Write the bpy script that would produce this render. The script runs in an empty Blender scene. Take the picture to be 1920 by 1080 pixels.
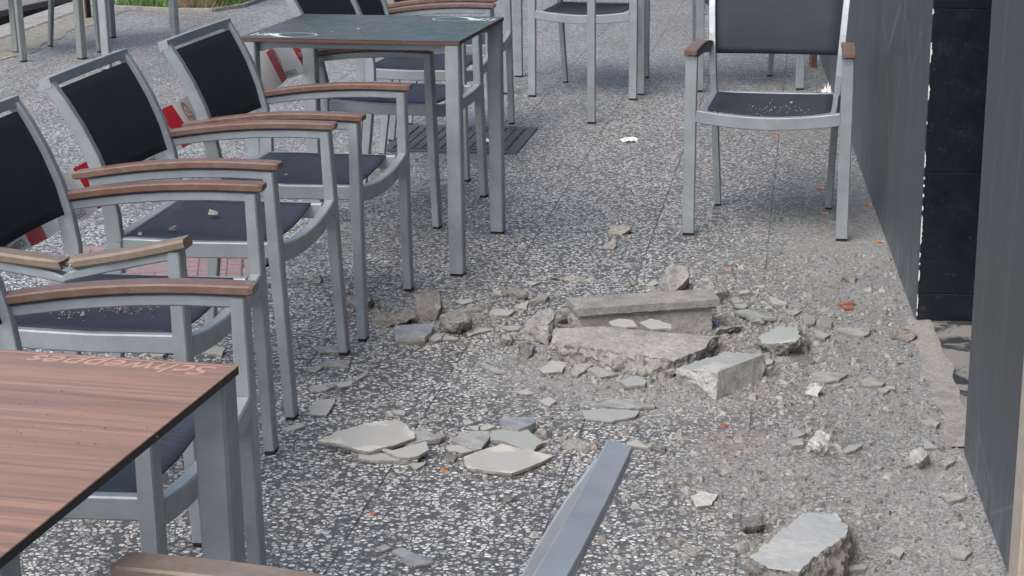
import bpy, bmesh, math, random
from mathutils import Vector, Matrix, noise, Euler
random.seed(7)
S = bpy.context.scene
COL = S.collection
R = math.radians

# ------------------------------------------------------------------ camera
F, PITCH, ROLL, H = 3276.2, R(15.6625), R(-0.6698), 1.46983
cam_d = bpy.data.cameras.new('camera'); cam = bpy.data.objects.new('camera', cam_d); COL.objects.link(cam)
cam_d.sensor_width = 36; cam_d.lens = F/1920*36; cam_d.clip_start = .05; cam_d.clip_end = 500
cam.matrix_world = Matrix.Translation((0, 0, H)) @ Matrix.Rotation(math.pi/2-PITCH, 4, 'X') @ Matrix.Rotation(ROLL, 4, 'Z')
S.camera = cam

# ------------------------------------------------------------------ world, sun, exposure
w = bpy.data.worlds.new('World'); S.world = w; w.use_nodes = True
wn = w.node_tree.nodes; wl = w.node_tree.links
sky = wn.new('ShaderNodeTexSky'); sky.sky_type = 'NISHITA'; sky.sun_disc = False
SUN_EL, SUN_AZ = R(52), R(215)         # azimuth clockwise from +Y
sky.sun_elevation = SUN_EL; sky.sun_rotation = SUN_AZ; sky.air_density = 1.0; sky.dust_density = 4.0
wl.new(sky.outputs[0], wn['Background'].inputs[0]); wn['Background'].inputs[1].default_value = .14
sun_d = bpy.data.lights.new('sun', 'SUN'); sun_d.energy = .85; sun_d.angle = R(55); sun_d.color = (1, .975, .94)
sun = bpy.data.objects.new('sun', sun_d); COL.objects.link(sun)
sd = Vector((math.sin(SUN_AZ)*math.cos(SUN_EL), math.cos(SUN_AZ)*math.cos(SUN_EL), math.sin(SUN_EL)))
sun.rotation_euler = sd.to_track_quat('Z', 'Y').to_euler()
S.view_settings.view_transform = 'Standard'; S.view_settings.look = 'None'
S.view_settings.exposure = 0.78; S.view_settings.gamma = 1

# ------------------------------------------------------------------ helpers
def G(px, py, z=0.0):
    """ground (or height z) point seen at pixel of the 1920x1080 photograph"""
    u, v = px-960, py-540; c, s = math.cos(ROLL), math.sin(ROLL)
    u, v = c*u+s*v, -s*u+c*v
    d = Vector((u/F, math.cos(PITCH)-v/F*math.sin(PITCH), -math.sin(PITCH)-v/F*math.cos(PITCH)))
    t = (z-H)/d.z
    return Vector((0, 0, H))+d*t

def tag(o, label=None, cat=None, group=None, kind=None):
    if label: o['label'] = label
    if cat: o['category'] = cat
    if group: o['group'] = group
    if kind: o['kind'] = kind
    return o

def empty(name, loc, rz=0, label=None, cat=None, group=None):
    o = bpy.data.objects.new(name, None); o.empty_display_size = .1; COL.objects.link(o)
    o.location = loc; o.rotation_euler = (0, 0, rz)
    return tag(o, label, cat, group)

def mesh(name, bm, mats, parent=None, smooth=False, loc=None):
    me = bpy.data.meshes.new(name); bm.normal_update(); bm.to_mesh(me); bm.free()
    if not isinstance(mats, (list, tuple)): mats = [mats]
    for m in mats: me.materials.append(m)
    if smooth:
        for p in me.polygons: p.use_smooth = True
    o = bpy.data.objects.new(name, me); COL.objects.link(o)
    if parent: o.parent = parent
    if loc: o.location = loc
    return o

def box(bm, c, s, bevel=0.0, rot=None, mi=0):
    M = Matrix.Translation(c)
    if rot is not None: M = M @ rot
    r = bmesh.ops.create_cube(bm, size=1, matrix=M @ Matrix.Diagonal((s[0], s[1], s[2], 1)))
    vs = r['verts']
    fs = set(f for v in vs for f in v.link_faces)
    for f in fs: f.material_index = mi
    if bevel:
        es = list(set(e for v in vs for e in v.link_edges))
        bmesh.ops.bevel(bm, geom=es, offset=bevel, segments=1, affect='EDGES', clamp_overlap=True)

def sweep(bm, pts, wd, th, side=Vector((1, 0, 0)), ch=.003, mi=0):
    """rectangular tube with chamfered corners along pts; wd along side, th across"""
    pts = [Vector(p) for p in pts]; rings = []
    n = len(pts)
    for i, p in enumerate(pts):
        if i == 0: t = pts[1]-p
        elif i == n-1: t = p-pts[i-1]
        else: t = (pts[i+1]-p).normalized()+(p-pts[i-1]).normalized()
        t.normalize(); s = (side-t*side.dot(t)).normalized(); u = t.cross(s)
        w_ = wd[i] if isinstance(wd, (list, tuple)) else wd
        h_ = th[i] if isinstance(th, (list, tuple)) else th
        a, b = w_/2, h_/2; c = min(ch, a*.8, b*.8)
        ring = [(a, b-c), (a-c, b), (-a+c, b), (-a, b-c), (-a, -b+c), (-a+c, -b), (a-c, -b), (a, -b+c)]
        rings.append([bm.verts.new(p+s*x+u*y) for x, y in ring])
    for i in range(n-1):
        for k in range(8):
            f = bm.faces.new((rings[i][k], rings[i][(k+1) % 8], rings[i+1][(k+1) % 8], rings[i+1][k])); f.material_index = mi
    f = bm.faces.new(list(reversed(rings[0]))); f.material_index = mi
    f = bm.faces.new(rings[-1]); f.material_index = mi
    bmesh.ops.recalc_face_normals(bm, faces=bm.faces)

# ------------------------------------------------------------------ material helpers
class N:
    def __init__(s, name):
        s.m = bpy.data.materials.new(name); s.m.use_nodes = True
        s.t = s.m.node_tree; s.b = s.t.nodes['Principled BSDF']
    def n(s, t, **k):
        nd = s.t.nodes.new('ShaderNode'+t)
        for a, b in k.items(): setattr(nd, a, b)
        return nd
    def l(s, a, b): s.t.links.new(a, b)
    def co(s, kind='Object'): return s.n('TexCoord').outputs[kind]
    def mapv(s, src, scale=(1, 1, 1), rot=(0, 0, 0), loc=(0, 0, 0)):
        m = s.n('Mapping'); m.inputs['Scale'].default_value = scale; m.inputs['Rotation'].default_value = rot
        m.inputs['Location'].default_value = loc; s.l(src, m.inputs[0]); return m.outputs[0]
    def noise(s, src, scale, detail=4, rough=.6, dist=0):
        n = s.n('TexNoise'); n.inputs['Scale'].default_value = scale; n.inputs['Detail'].default_value = detail
        n.inputs['Roughness'].default_value = rough; n.inputs['Distortion'].default_value = dist
        s.l(src, n.inputs['Vector']); return n.outputs['Fac']
    def voro(s, src, scale, feature='F1', rand=1):
        n = s.n('TexVoronoi', feature=feature); n.inputs['Scale'].default_value = scale; n.inputs['Randomness'].default_value = rand
        s.l(src, n.inputs['Vector']); return n
    def ramp(s, f, stops):
        r = s.n('ValToRGB'); e = r.color_ramp.elements
        while len(e) < len(stops): e.new(.5)
        for i, (p, c) in enumerate(stops):
            e[i].position = p; e[i].color = (c, c, c, 1) if isinstance(c, (int, float)) else (*c, 1)
        s.l(f, r.inputs[0]); return r.outputs[0]
    def math(s, op, a, b=None, c=None, clamp=False):
        m = s.n('Math', operation=op, use_clamp=clamp)
        for i, v in enumerate((a, b, c)):
            if v is None: continue
            if isinstance(v, (int, float)): m.inputs[i].default_value = v
            else: s.l(v, m.inputs[i])
        return m.outputs[0]
    def mix(s, f, a, b, mode='MIX'):
        m = s.n('Mix', data_type='RGBA', blend_type=mode)
        for i, v in ((0, f), (6, a), (7, b)):
            if isinstance(v, (int, float)): m.inputs[i].default_value = v if i == 0 else (v, v, v, 1)
            elif isinstance(v, tuple): m.inputs[i].default_value = (*v, 1)
            else: s.l(v, m.inputs[i])
        return m.outputs[2]
    def set(s, color=None, rough=None, metal=None, spec=None):
        for k, v in (('Base Color', color), ('Roughness', rough), ('Metallic', metal), ('Specular IOR Level', spec)):
            if v is None: continue
            if isinstance(v, (int, float)): s.b.inputs[k].default_value = v
            elif isinstance(v, tuple): s.b.inputs[k].default_value = (*v, 1)
            else: s.l(v, s.b.inputs[k])
    def bump(s, h, strength=.5, dist=.002):
        b = s.n('Bump'); b.inputs['Strength'].default_value = strength; b.inputs['Distance'].default_value = dist
        s.l(h, b.inputs['Height']); s.l(b.outputs[0], s.b.inputs['Normal'])

TILE_A = R(9.6)
WALL_P, WALL_Q = Vector((1.036, 3.77, 0)), Vector((1.654, 8.905, 0))   # wall base line
WD = (WALL_Q-WALL_P).normalized(); WN = Vector((WD.y, -WD.x, 0))          # along, and into the building

def m_ground():
    a = N('washed_pebble_paving'); co = a.co()
    warp = a.n('TexNoise'); warp.inputs['Scale'].default_value = 40; a.l(co, warp.inputs['Vector'])
    vm = a.n('VectorMath', operation='MULTIPLY_ADD'); a.l(warp.outputs['Color'], vm.inputs[0])
    vm.inputs[1].default_value = (.012, .012, 0); a.l(co, vm.inputs[2]); cw = vm.outputs[0]
    cw = a.mapv(cw, scale=(1, 1.18, 1), rot=(0, 0, .3))
    v1 = a.voro(cw, 80); e1 = a.voro(cw, 80, 'DISTANCE_TO_EDGE')
    sep = a.n('SeparateColor'); a.l(v1.outputs['Color'], sep.inputs[0])
    v2 = a.voro(cw, 190); e2 = a.voro(cw, 190, 'DISTANCE_TO_EDGE')
    sep2 = a.n('SeparateColor'); a.l(v2.outputs['Color'], sep2.inputs[0])
    chip = a.math('MULTIPLY', a.ramp(e1.outputs['Distance'], [(.065, 0), (.125, 1)]), a.ramp(v1.outputs['Distance'], [(.50, 1), (.62, 0)]))
    keep = a.ramp(sep.outputs[0], [(.17, 0), (.21, 1)])
    chip = a.math('MULTIPLY', chip, keep)
    chip2 = a.math('MULTIPLY', a.ramp(e2.outputs['Distance'], [(.12, 0), (.22, 1)]), a.ramp(sep2.outputs[0], [(.6, 0), (.64, .8)]))
    ccol = a.ramp(sep.outputs[1], [(0, (.27, .28, .28)), (.3, (.52, .52, .50)), (.7, (.72, .72, .69)), (1, (.84, .84, .80))])
    c2col = a.ramp(sep2.outputs[1], [(0, (.22, .22, .22)), (1, (.5, .49, .47))])
    big = a.noise(co, 1.7, 5, .6); mid = a.noise(co, 6, 5, .65)
    bind = a.mix(a.noise(co, 150, 3), (.050, .056, .064), (.115, .122, .130))
    bind = a.mix(a.ramp(mid, [(.45, 0), (.7, 1)]), bind, (.105, .107, .106))
    c = a.mix(chip2, bind, c2col); c = a.mix(chip, c, ccol)
    # tile joints
    r = a.mapv(co, rot=(0, 0, TILE_A)); sx = a.n('SeparateXYZ'); a.l(r, sx.inputs[0])
    wob = a.math('MULTIPLY', a.math('SUBTRACT', a.noise(co, 9, 3), .5), .006)
    def line(o, off, wdt):
        x = a.math('ADD', o, wob)
        f = a.math('PINGPONG', a.math('ADD', x, off), .2)
        return a.math('LESS_THAN', f, wdt)
    jx = line(sx.outputs[0], .10+4, .0024); jy = line(sx.outputs[1], 4.06, .0007)
    gapn = a.ramp(a.noise(co, 5, 3), [(.38, .25), (.5, 1)])
    jm0 = a.math('MULTIPLY', a.math('MAXIMUM', jx, a.math('MULTIPLY', jy, .35)), gapn)
    # dust: distance to wall and to the rubble
    sp = a.n('SeparateXYZ'); a.l(co, sp.inputs[0])
    dw = a.math('SUBTRACT', a.math('MULTIPLY', a.math('SUBTRACT', sp.outputs[0], WALL_P.x), -WN.x), a.math('MULTIPLY', a.math('SUBTRACT', sp.outputs[1], WALL_P.y), WN.y))
    wallm = a.ramp(dw, [(0, 1), (.30, .62), (.62, .3), (1.0, 0)])
    near = a.ramp(a.math('MULTIPLY', sp.outputs[1], .1), [(.0, 1), (.56, 1), (.75, .25), (1, .2)])
    wallm = a.math('MULTIPLY', wallm, near)
    def blob(cx, cy, rx, ry):
        dx = a.math('DIVIDE', a.math('SUBTRACT', sp.outputs[0], cx), rx); dy = a.math('DIVIDE', a.math('SUBTRACT', sp.outputs[1], cy), ry)
        d = a.math('SQRT', a.math('ADD', a.math('MULTIPLY', dx, dx), a.math('MULTIPLY', dy, dy)))
        return a.ramp(d, [(.25, 1), (1, 0)])
    g = G(1230, 690); pile = a.math('MULTIPLY', blob(g.x, g.y, .66, .60), 1.0)
    g = G(820, 590); p2 = a.math('MULTIPLY', blob(g.x, g.y, .36, .3), .5)
    g = G(1440, 880); p3 = a.math('MULTIPLY', blob(g.x, g.y, .34, .5), .85)
    g = G(950, 850); p4 = a.math('MULTIPLY', blob(g.x, g.y, .22, .2), .4)
    g = G(1500, 240); p5 = a.math('MULTIPLY', blob(g.x, g.y, .35, 1.1), .45)
    dm = a.math('MAXIMUM', a.math('MAXIMUM', wallm, pile), a.math('MAXIMUM', p2, a.math('MAXIMUM', p3, a.math('MAXIMUM', p4, p5))))
    dn = a.noise(co, 14, 8, .75)
    fine = a.noise(co, 160, 4, .7)
    dmask = a.math('ADD', a.math('MULTIPLY', dm, 1.25), a.math('MULTIPLY', a.math('SUBTRACT', dn, .62), 1.5))
    dmask = a.math('ADD', dmask, a.math('MULTIPLY', a.math('SUBTRACT', fine, .5), .9))
    dmask = a.ramp(dmask, [(.06, 0), (.78, .93)])
    jm = a.math('MULTIPLY', jm0, a.math('SUBTRACT', 1, a.math('MULTIPLY', dmask, .85)))
    vd = a.voro(co, 210); sd_ = a.n('SeparateColor'); a.l(vd.outputs['Color'], sd_.inputs[0])
    dcol = a.mix(a.ramp(sd_.outputs[0], [(.1, 0), (.9, 1)]), (.13, .134, .134), (.40, .412, .405))
    dcol = a.mix(a.ramp(a.noise(co, 5, 4), [(.4, 0), (.65, .6)]), dcol, (.28, .277, .262))
    c = a.mix(dmask, c, dcol)
    # stains
    st = a.ramp(a.noise(co, 2.3, 6, .7, .5), [(.52, 0), (.72, .3)])
    c = a.mix(st, c, (.075, .08, .085))
    warm = a.ramp(a.math('MULTIPLY', sp.outputs[1], .1), [(.55, 0), (1, .35)])
    c = a.mix(warm, c, (.25, .24, .215))
    g = G(1375, 835)
    dx = a.math('DIVIDE', a.math('SUBTRACT', sp.outputs[0], g.x), .10); dy = a.math('DIVIDE', a.math('SUBTRACT', sp.outputs[1], g.y), .16)
    d = a.math('SQRT', a.math('ADD', a.math('MULTIPLY', dx, dx), a.math('MULTIPLY', dy, dy)))
    rm = a.math('MULTIPLY', a.ramp(d, [(.1, .8), (1, 0)]), a.ramp(a.noise(co, 70, 4, .7), [(.5, 0), (.62, 1)]))
    c = a.mix(rm, c, (.30, .09, .08))
    wear = a.ramp(a.noise(a.mapv(co, rot=(0, 0, .17), scale=(1.6, .7, 1)), 1.3, 6, .62, .4), [(.36, .80), (.62, 1.0)])
    c = a.mix(1.0, c, wear, 'MULTIPLY')
    c = a.mix(a.math('MULTIPLY', jm, .8), c, (.03, .03, .032))
    h = a.math('ADD', chip, a.math('MULTIPLY', chip2, .5)); h = a.math('ADD', a.math('MULTIPLY', h, a.math('SUBTRACT', 1, dmask)), a.math('MULTIPLY', dn, dmask))
    h = a.math('SUBTRACT', h, a.math('MULTIPLY', jm, 1.2))
    h = a.math('ADD', h, a.math('MULTIPLY', fine, .6))
    a.bump(h, .8, .0022)
    a.set(c, a.mix(dmask, .55, .9)); return a.m

def m_metal(name='painted_aluminium', col=(.31, .355, .385), k=1.0):
    a = N(name); co = a.co()
    c = a.mix(a.ramp(a.noise(co, 9, 5, .7), [(.35, 0), (.7, 1)]), tuple(x*.86 for x in col), tuple(min(1, x*1.12) for x in col))
    sp = a.ramp(a.noise(co, 120, 3, .8), [(.66, 0), (.74, .5)])
    c = a.mix(sp, c, (.2, .2, .19))
    big = a.ramp(a.noise(a.mapv(co, scale=(1, 1, .35)), 30, 4, .7), [(.56, 0), (.75, .2)])
    c = a.mix(big, c, (.30, .29, .27))
    a.set(c, a.ramp(a.noise(co, 22, 4), [(.3, .34), (.7, .55)]), .35); a.bump(a.noise(co, 60, 3), .02, .0005); return a.m

def m_wood(name, c1, c2, dust=.3):
    a = N(name); co = a.co(); g = a.mapv(co, scale=(14, 1.2, 14))
    n = a.noise(g, 12, 6, .65, .6)
    c = a.mix(a.ramp(n, [(.3, 0), (.7, 1)]), c1, c2)
    oi = a.n('ObjectInfo'); c = a.mix(a.math('MULTIPLY', oi.outputs['Random'], .45), c, tuple(x*.7+.05 for x in c2))
    d = a.ramp(a.noise(co, 26, 6, .75), [(.45, 0), (.75, dust)])
    c = a.mix(d, c, (.36, .33, .29))
    a.set(c, a.ramp(n, [(.2, .38), (.8, .55)])); a.bump(n, .15, .001); return a.m

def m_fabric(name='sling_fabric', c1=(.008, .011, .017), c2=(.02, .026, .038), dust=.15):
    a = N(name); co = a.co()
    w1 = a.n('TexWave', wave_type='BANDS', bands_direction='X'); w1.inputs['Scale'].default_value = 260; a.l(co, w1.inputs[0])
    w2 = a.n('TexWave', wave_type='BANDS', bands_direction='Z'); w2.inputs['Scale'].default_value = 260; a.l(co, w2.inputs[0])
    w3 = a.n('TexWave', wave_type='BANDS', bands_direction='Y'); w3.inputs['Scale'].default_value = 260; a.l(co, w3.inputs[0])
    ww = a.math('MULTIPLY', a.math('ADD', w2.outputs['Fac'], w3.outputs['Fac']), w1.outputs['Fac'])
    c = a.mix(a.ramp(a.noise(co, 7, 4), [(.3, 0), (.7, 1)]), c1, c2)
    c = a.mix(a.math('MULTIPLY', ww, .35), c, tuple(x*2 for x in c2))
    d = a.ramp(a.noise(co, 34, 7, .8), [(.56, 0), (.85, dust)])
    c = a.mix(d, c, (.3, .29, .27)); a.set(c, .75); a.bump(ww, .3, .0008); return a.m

def m_concrete(name, c1, c2, scale=20, bump=1.0, spots=True):
    a = N(name); co = a.co()
    n = a.noise(co, scale, 8, .7); c = a.mix(a.ramp(n, [(.3, 0), (.7, 1)]), c1, c2)
    n2 = a.noise(co, scale*9, 6, .75)
    st = a.noise(a.mapv(co, loc=(3, 1, 7)), scale*.9, 5, .6, .4); c = a.mix(a.ramp(st, [(.50, 0), (.62, .5)]), c, tuple(x*.62 for x in c1))
    c = a.mix(a.ramp(n2, [(.35, .55), (.52, 0)]), c, tuple(x*.5 for x in c1))
    if spots:
        v = a.voro(co, 260); sc = a.n('SeparateColor'); a.l(v.outputs['Color'], sc.inputs[0])
        c = a.mix(a.ramp(sc.outputs[0], [(.84, 0), (.9, .25)]), c, tuple(min(1, x*1.3) for x in c2))
        c = a.mix(a.ramp(sc.outputs[1], [(.92, 0), (.96, .35)]), c, tuple(x*.5 for x in c1))
    a.bump(a.math('ADD', n2, a.math('MULTIPLY', n, 2)), .75*bump, .003); a.set(c, .92, spec=.2); return a.m

def m_plain(name, col, rough=.6, metal=0, var=.15, scale=30, bump=.1):
    a = N(name); co = a.co(); n = a.noise(co, scale, 5, .65)
    c = a.mix(n, tuple(x*(1-var*2) for x in col), tuple(min(1, x*(1+var*2)) for x in col))
    a.set(c, rough, metal); a.bump(n, bump, .001); return a.m

M = {}
M['ground'] = m_ground()
M['metal'] = m_metal()
M['metal_far'] = m_metal('greenish_painted_steel', (.26, .30, .30))
M['arm'] = m_wood('brown_composite', (.10, .050, .034), (.175, .092, .066), .25)
M['arm_tan'] = m_wood('dusty_tan_composite', (.14, .10, .072), (.215, .165, .125), .4)
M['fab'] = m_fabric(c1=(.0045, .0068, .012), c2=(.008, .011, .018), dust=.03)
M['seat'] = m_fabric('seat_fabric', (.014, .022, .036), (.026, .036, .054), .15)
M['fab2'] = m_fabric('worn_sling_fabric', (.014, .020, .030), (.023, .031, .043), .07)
M['rubber'] = m_plain('black_rubber', (.015, .015, .016), .8)
M['conc'] = m_concrete('broken_concrete', (.25, .243, .228), (.40, .39, .372))
M['conc_l'] = m_concrete('light_mortar', (.35, .35, .335), (.51, .51, .49), 24)
M['conc_w'] = m_concrete('white_plaster_lump', (.50, .51, .50), (.66, .67, .65), 30)
M['conc_d'] = m_concrete('dark_mortar', (.15, .15, .148), (.26, .26, .255), 26)
M['conc_b'] = m_concrete('brown_mortar', (.20, .188, .17), (.33, .315, .29), 22)
def m_skin(name, c1, c2, patch, scale=12):
    a = N(name); co = a.co(); n = a.noise(co, scale, 7, .65); c = a.mix(a.ramp(n, [(.3, 0), (.7, 1)]), c1, c2)
    p = a.noise(a.mapv(co, loc=(.7, 2.1, 0)), 7, 3, .5, .3); c = a.mix(a.ramp(p, [(.50, 0), (.54, .85)]), c, patch)
    c = a.mix(a.ramp(a.noise(co, 130, 5, .8), [(.62, 0), (.70, .5)]), c, (.22, .21, .2))
    c = a.mix(a.ramp(a.noise(co, 45, 5, .8), [(.55, 0), (.75, .35)]), c, (.33, .32, .3))
    a.bump(a.math('ADD', n, a.math('MULTIPLY', a.noise(co, 200, 4, .8), .3)), .35, .002); a.set(c, .9, spec=.2); return a.m
M['cream'] = m_skin('cream_render_skin', (.47, .47, .42), (.60, .60, .54), (.37, .375, .365))
M['pale'] = m_skin('pale_green_render_skin', (.38, .41, .38), (.50, .52, .49), (.31, .33, .325))
M['plaster_face'] = m_skin('pitted_plaster_face', (.37, .385, .37), (.49, .50, .48), (.36, .385, .39))
M['grey'] = m_concrete('grey_render_skin', (.30, .31, .31), (.41, .42, .41), 12, .4, False)
M['tan'] = m_concrete('tan_render_skin', (.32, .315, .285), (.45, .44, .40), 12, .5, False)
M['blue'] = m_concrete('blue_grey_render_skin', (.22, .25, .28), (.33, .36, .39), 12, .4, False)
M['green'] = m_concrete('grey_green_render_skin', (.25, .285, .275), (.36, .395, .38), 12, .4, False)
M['brick'] = m_concrete('red_brick', (.30, .12, .085), (.42, .19, .14), 30)
M['orange'] = m_concrete('orange_brick', (.45, .18, .09), (.6, .28, .15), 30)
M['edge'] = m_concrete('render_edge', (.30, .29, .27), (.46, .45, .42), 60)

# ------------------------------------------------------------------ setting: pavement, road, kerb, bed
def sheet(name, pts, z, mat, kind='structure'):
    bm = bmesh.new(); bm.faces.new([bm.verts.new((p[0], p[1], z)) for p in pts]); bmesh.ops.recalc_face_normals(bm, faces=bm.faces)
    for f in bm.faces:
        if f.normal.z < 0: f.normal_flip()
    return tag(mesh(name, bm, mat), kind=kind)
KD = Vector((.0945, .9955, 0))
def K(off, y):      # kerb line: inner edge passes (-3.34, 11.48)
    p = Vector((-3.27, 11.48, 0)); t = (y-p.y)/KD.y
    return Vector((p.x+KD.x*t-off, y, 0))
sheet('pavement', [K(0, -12), (8, -12), (14, 70), K(0, 70)], 0, M['ground'])
a = N('asphalt'); co = a.co(); v = a.voro(co, 70); sc = a.n('SeparateColor'); a.l(v.outputs['Color'], sc.inputs[0])
c = a.mix(a.ramp(sc.outputs[0], [(.2, 0), (1, 1)]), (.12, .12, .115), (.28, .275, .26)); c = a.mix(a.ramp(a.noise(co, 3, 5), [(.4, 0), (.7, .5)]), c, (.2, .17, .14))
a.set(c, .9); a.bump(sc.outputs[1], .4, .003)
sheet('road', [K(60, -12), K(.2, -12), K(.2, 70), K(60, 70)], -.13, a.m)
bm = bmesh.new()
for y0 in range(-6, 34):
    p0, p1 = K(.135, y0+.006), K(.135, y0+.994)
    ang = math.atan2(-(p1-p0).x, (p1-p0).y)
    box(bm, (p0+p1)/2+Vector((0, 0, -.07)), (.26, (p1-p0).length, .165), .012, Matrix.Rotation(ang, 4, 'Z'))
tag(mesh('kerb', bm, m_concrete('kerb_stone', (.27, .27, .255), (.37, .365, .34), 12, .5)), kind='structure')
# dirt strip beside the kerb
bm = bmesh.new(); L1 = []; L2 = []
for i in range(70):
    y = 8+i*.14; L1.append(bm.verts.new(K(0, y)+Vector((.001, 0, .004)))); L2.append(bm.verts.new(K(-.36-.12*noise.noise(Vector((y*2, 0, 0))), y)+Vector((0, 0, .003))))
for i in range(69): bm.faces.new((L1[i], L2[i], L2[i+1], L1[i+1]))
bmesh.ops.recalc_face_normals(bm, faces=bm.faces)
tag(mesh('dirt_strip', bm, m_concrete('dirt', (.21, .205, .17), (.34, .33, .295), 16)), kind='structure')

# planting bed
bed = [G(207, 16), G(330, 22), G(400, 22), G(455, 14), G(505, -4), (-1.2, 16, 0), (-1.6, 19, 0), (-2.8, 19, 0), (-2.95, 14, 0)]
sheet('planting_bed', bed, .006, m_concrete('bed_soil', (.05, .05, .03), (.12, .12, .06), 12))
bm = bmesh.new()
ring = [Vector(p) for p in bed]
for i in range(len(ring)-4):
    p, q = ring[i], ring[i+1]; d = q-p
    box(bm, (p+q)/2+Vector((0, 0, .012)), (d.length+.005, .035, .03), .004, Matrix.Rotation(math.atan2(d.y, d.x), 4, 'Z'))
tag(mesh('bed_edging', bm, M['conc']), kind='structure')
a = N('grass_blade'); oi = a.n('NewGeometry'); c = a.mix(a.ramp(a.noise(a.co(), 5, 4), [(.35, 0), (.65, 1)]), (.06, .14, .03), (.17, .28, .07))
a.set(c, .6)
bm = bmesh.new()
def inpoly(x, y, P):
    r = False; j = len(P)-1
    for i in range(len(P)):
        if (P[i][1] > y) != (P[j][1] > y) and x < (P[j][0]-P[i][0])*(y-P[i][1])/(P[j][1]-P[i][1])+P[i][0]: r = not r
        j = i
    return r
cnt = 0
while cnt < 7000:
    x, y = random.uniform(-3, -1.2), random.uniform(12.4, 15.5)
    if not inpoly(x, y, bed) or noise.noise(Vector((x*3, y*3, 0))) < -.25: continue
    cnt += 1
    h = random.uniform(.03, .10); an = random.uniform(0, 6.28); wd = random.uniform(.003, .007)
    dx, dy = math.cos(an)*wd, math.sin(an)*wd; lx, ly = random.uniform(-.05, .05), random.uniform(-.05, .05)
    bm.faces.new([bm.verts.new((x-dx, y-dy, .006)), bm.verts.new((x+dx, y+dy, .006)), bm.verts.new((x+lx, y+ly, h))])
tag(mesh('grass', bm, a.m), kind='stuff')
# tree trunk base
tr = G(372, 18)
t = empty('street_tree', (tr.x, tr.y+.12, 0), 0, 'street tree trunk standing in the grass bed at the top left', 'tree')
bm = bmesh.new(); nr = 28
rings = []
for i in range(34):
    z = i*.1; rr = .15+.06*math.exp(-z*5)-z*.008; ring = []
    for k in range(nr):
        an = k/nr*2*math.pi; r_ = rr*(1+.12*noise.noise(Vector((math.cos(an)*2, math.sin(an)*2, z*1.5)))+.05*noise.noise(Vector((math.cos(an)*9, math.sin(an)*9, z*4))))
        ring.append(bm.verts.new((r_*math.cos(an)+.02*z, r_*math.sin(an), z)))
    rings.append(ring)
for i in range(33):
    for k in range(nr): bm.faces.new((rings[i][k], rings[i][(k+1) % nr], rings[i+1][(k+1) % nr], rings[i+1][k]))
mesh('trunk', bm, m_concrete('bark', (.10, .065, .05), (.22, .15, .11), 9, 1.2), t, True)
bm = bmesh.new()
for i in range(2600):
    v_ = Vector((random.gauss(0, 1), random.gauss(0, 1), random.gauss(0, .7))); v_.normalize(); v_ *= random.uniform(.5, 1.5)
    cpt = Vector((0, 0, 4.6))+v_
    if noise.noise(cpt*1.3) < -.1: continue
    m_ = Matrix.Translation(cpt) @ Euler((random.uniform(0, 6), random.uniform(0, 6), random.uniform(0, 6))).to_matrix().to_4x4()
    bm.faces.new([bm.verts.new(m_ @ Vector(q)) for q in ((-.05, 0, 0), (0, .03, 0), (.06, 0, 0), (0, -.03, 0))])
mesh('crown', bm, m_plain('leaf', (.06, .11, .03), .6), t)

# short tan wooden post at kerb and dark rubber lane divider on road
p = G(157, 34)
wp = empty('wooden_post', (p.x, p.y, 0), -.3, 'short tan wooden post standing by the kerb behind the left table legs', 'post')
bm = bmesh.new(); box(bm, (0, 0, .5), (.066, .066, 1.0), .004); mesh('post', bm, m_wood('pine', (.30, .21, .13), (.42, .31, .20), .2), wp)
bm = bmesh.new(); box(bm, (.038, .01, .5), (.008, .05, 1.0), .001); mesh('side_strip', bm, M['rubber'], wp)
p, q = G(-60, 34, .05), G(95, 0, .05); p2 = p+(p-q)*2; q2 = q+(q-p)*4
t = empty('lane_divider', ((p2+q2)/2)*1, math.atan2((q2-p2).y, (q2-p2).x), 'black rubber lane divider lying along the road beyond the kerb', 'lane divider')
t.location.z = -.13
bm = bmesh.new(); L = (q2-p2).length
sweep(bm, [(-L/2, 0, .09), (L/2, 0, .09)], .10, .18, Vector((0, 1, 0)), .03); mesh('bar', bm, M['rubber'], t)
bm = bmesh.new()
box(bm, (0, 0, .185), (.12, .05, .01), .003)
mesh('bolt_plate', bm, M['metal_far'], t)

# ------------------------------------------------------------------ building
bw = empty('shop_building', (WALL_P.x, WALL_P.y, 0), math.atan2(WD.y, WD.x), 'dark stone clad shopfront wall with a recessed doorway on the right', 'building')
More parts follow.
